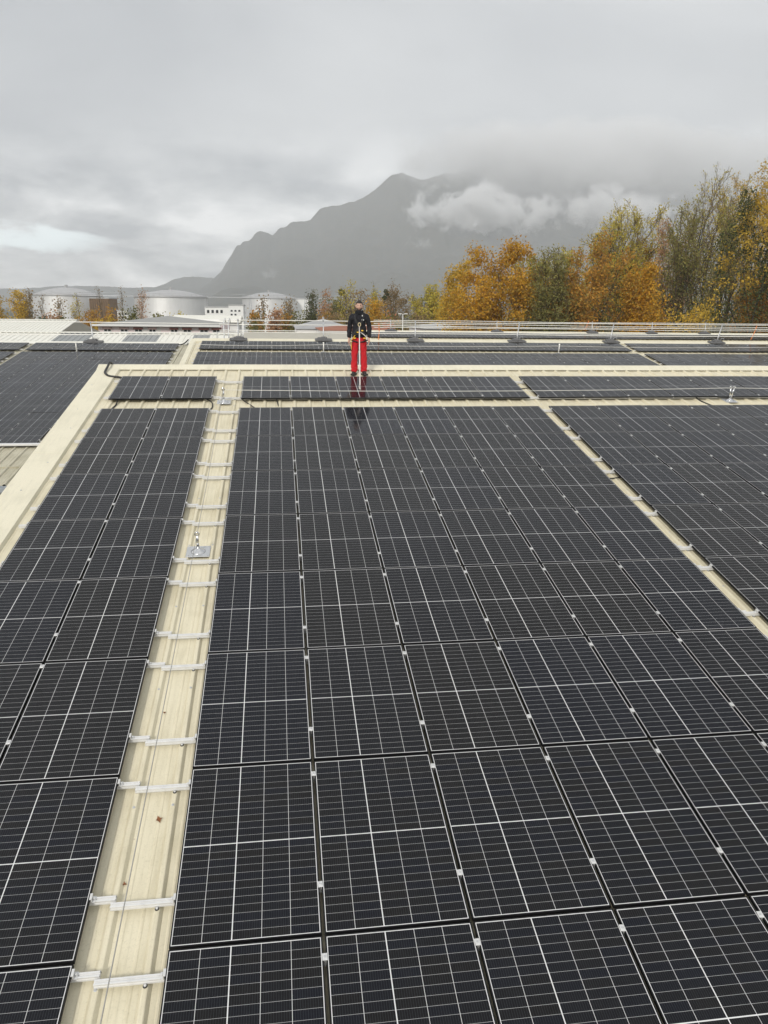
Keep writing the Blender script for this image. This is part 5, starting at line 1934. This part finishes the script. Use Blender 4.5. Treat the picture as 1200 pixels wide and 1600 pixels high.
# harness
def webbing(name, pts, mt, w=0.022, th=0.005):
    b = MB()
    P = [Vector(p) for p in pts]
    k = 0
    for i, p in enumerate(P):
        d = (P[min(i + 1, len(P) - 1)] - P[max(i - 1, 0)]).normalized()
        out = Vector((p.x * 0.6, p.y, 0)).normalized()
        a = d.cross(out).normalized()
        b.v += [tuple(p + a * w + out * th), tuple(p - a * w + out * th), tuple(p - a * w - out * th), tuple(p + a * w - out * th)]
    for i in range(len(P) - 1):
        for j in range(4):
            b.f.append((i * 4 + j, i * 4 + (j + 1) % 4, i * 4 + 4 + (j + 1) % 4, i * 4 + 4 + j))
    b.f += [(3, 2, 1, 0), tuple((len(P) - 1) * 4 + j for j in range(4))]
    return b.build(name, mt, man)


for s in (-1, 1):
    webbing('harness_strap', [(s * 0.10, -0.055, 1.475), (s * 0.105, -0.125, 1.40), (s * 0.075, -0.150, 1.30), (s * 0.025, -0.156, 1.22), (0.0, -0.156, 1.17)], STRAP)
    webbing('harness_strap', [(0.0, -0.156, 1.17), (s * 0.06, -0.152, 1.08), (s * 0.13, -0.130, 0.99), (s * 0.175, -0.09, 0.93)], STRAP)
    ring = [(s * 0.100 + 0.105 * math.cos(a), 0.0 + 0.112 * math.sin(a), 0.815 + 0.03 * math.cos(a) * s) for a in np.linspace(0, 2 * math.pi, 19)]
    b = MB().tube(ring, 0.017, 6, False)
    b.build('leg_loop', STRAP, man)
    b = MB().bevelbox(-0.026, 0.026, -0.010, 0.010, -0.015, 0.015, 0.004)
    b.build('yellow_buckle', YELLOW, man, loc=(s * 0.118 + 0.01, -0.135, 0.895))
    MB().bevelbox(-0.024, 0.024, -0.010, 0.010, -0.013, 0.013, 0.004).build('yellow_tab', YELLOW, man, loc=(s * 0.055 + 0.02, -0.162, 1.055 + 0.02 * s))
belt = [(0.196 * math.cos(a), 0.142 * math.sin(a), 0.995 + 0.012 * math.sin(a)) for a in np.linspace(0, 2 * math.pi, 29)]
b = MB().tube(belt, 0.016, 6, False)
b.build('waist_belt', STRAP, man)
ring = [(0.005 + 0.030 * math.cos(a), -0.168, 1.215 + 0.042 * math.sin(a)) for a in np.linspace(0, 2 * math.pi, 17)]
MB().tube(ring, 0.010, 6, False).build('chest_ring', simple('pale_gold_alloy', (0.75, 0.62, 0.38), 0.3, 0.6), man)
MB().bevelbox(-0.030, 0.030, -0.006, 0.006, -0.010, 0.010, 0.003).build('chest_badge', M['white'], man, loc=(0.085, -0.142, 1.325))
MB().bevelbox(-0.010, 0.010, -0.006, 0.006, -0.016, 0.016, 0.003).build('collar_tab', M['white'], man, loc=(0.075, -0.10, 1.425))
# the ropes he is clipped on with: held by the harness, they are things of their own
chest = MW @ Vector((0.005, -0.175, 1.17))
low = F1 @ Vector((2.665, 0.585, ew + 0.02))
rope('lanyard', 'pale safety lanyard from the man\'s chest down to the wire rope before him', [chest, chest.lerp(low, 0.45) + Vector((0, 0, 0.02)), low + Vector((0.01, 0.06, 0.12)), low], 0.013, WHITE, 'lanyard', 0.01, 'ropes on the man\'s harness', n=7)
rope('lanyard', 'short white rope from the man\'s waist to his hand at the picture\'s right', [MW @ Vector((0.03, -0.172, 1.04)), MW @ Vector((0.12, -0.175, 0.975)), MW @ Vector((0.20, -0.160, 0.90)), MW @ Vector((0.240, -0.125, 0.835))], 0.011, WHITE, 'lanyard', 0, 'ropes on the man\'s harness', n=7)
rope('lanyard', 'yellow rope end hanging beside the man\'s left-side hand and thigh', [MW @ Vector((-0.10, -0.150, 0.96)), MW @ Vector((-0.20, -0.145, 0.83)), MW @ Vector((-0.185, -0.13, 0.62))], 0.009, YELLOW, 'lanyard', 0, 'ropes on the man\'s harness', n=7)
c = thing('carabiner', 'steel carabiner joining the lanyard to the wire rope below the man', 'carabiner', Matrix.Translation(low))
pts = [(0.022 * math.cos(a), 0, 0.03 + 0.055 * math.sin(a)) for a in np.linspace(-math.pi * 0.5, math.pi * 1.1, 16)]
MB().tube(pts, 0.009, 7).build('hook', M['chrome'], c, True)
MB().tube([(0.022, 0, 0.0), (0.018, 0, 0.06)], 0.006, 6).build('gate', M['chrome'], c, True)
print('panels', N_PANELS[0])
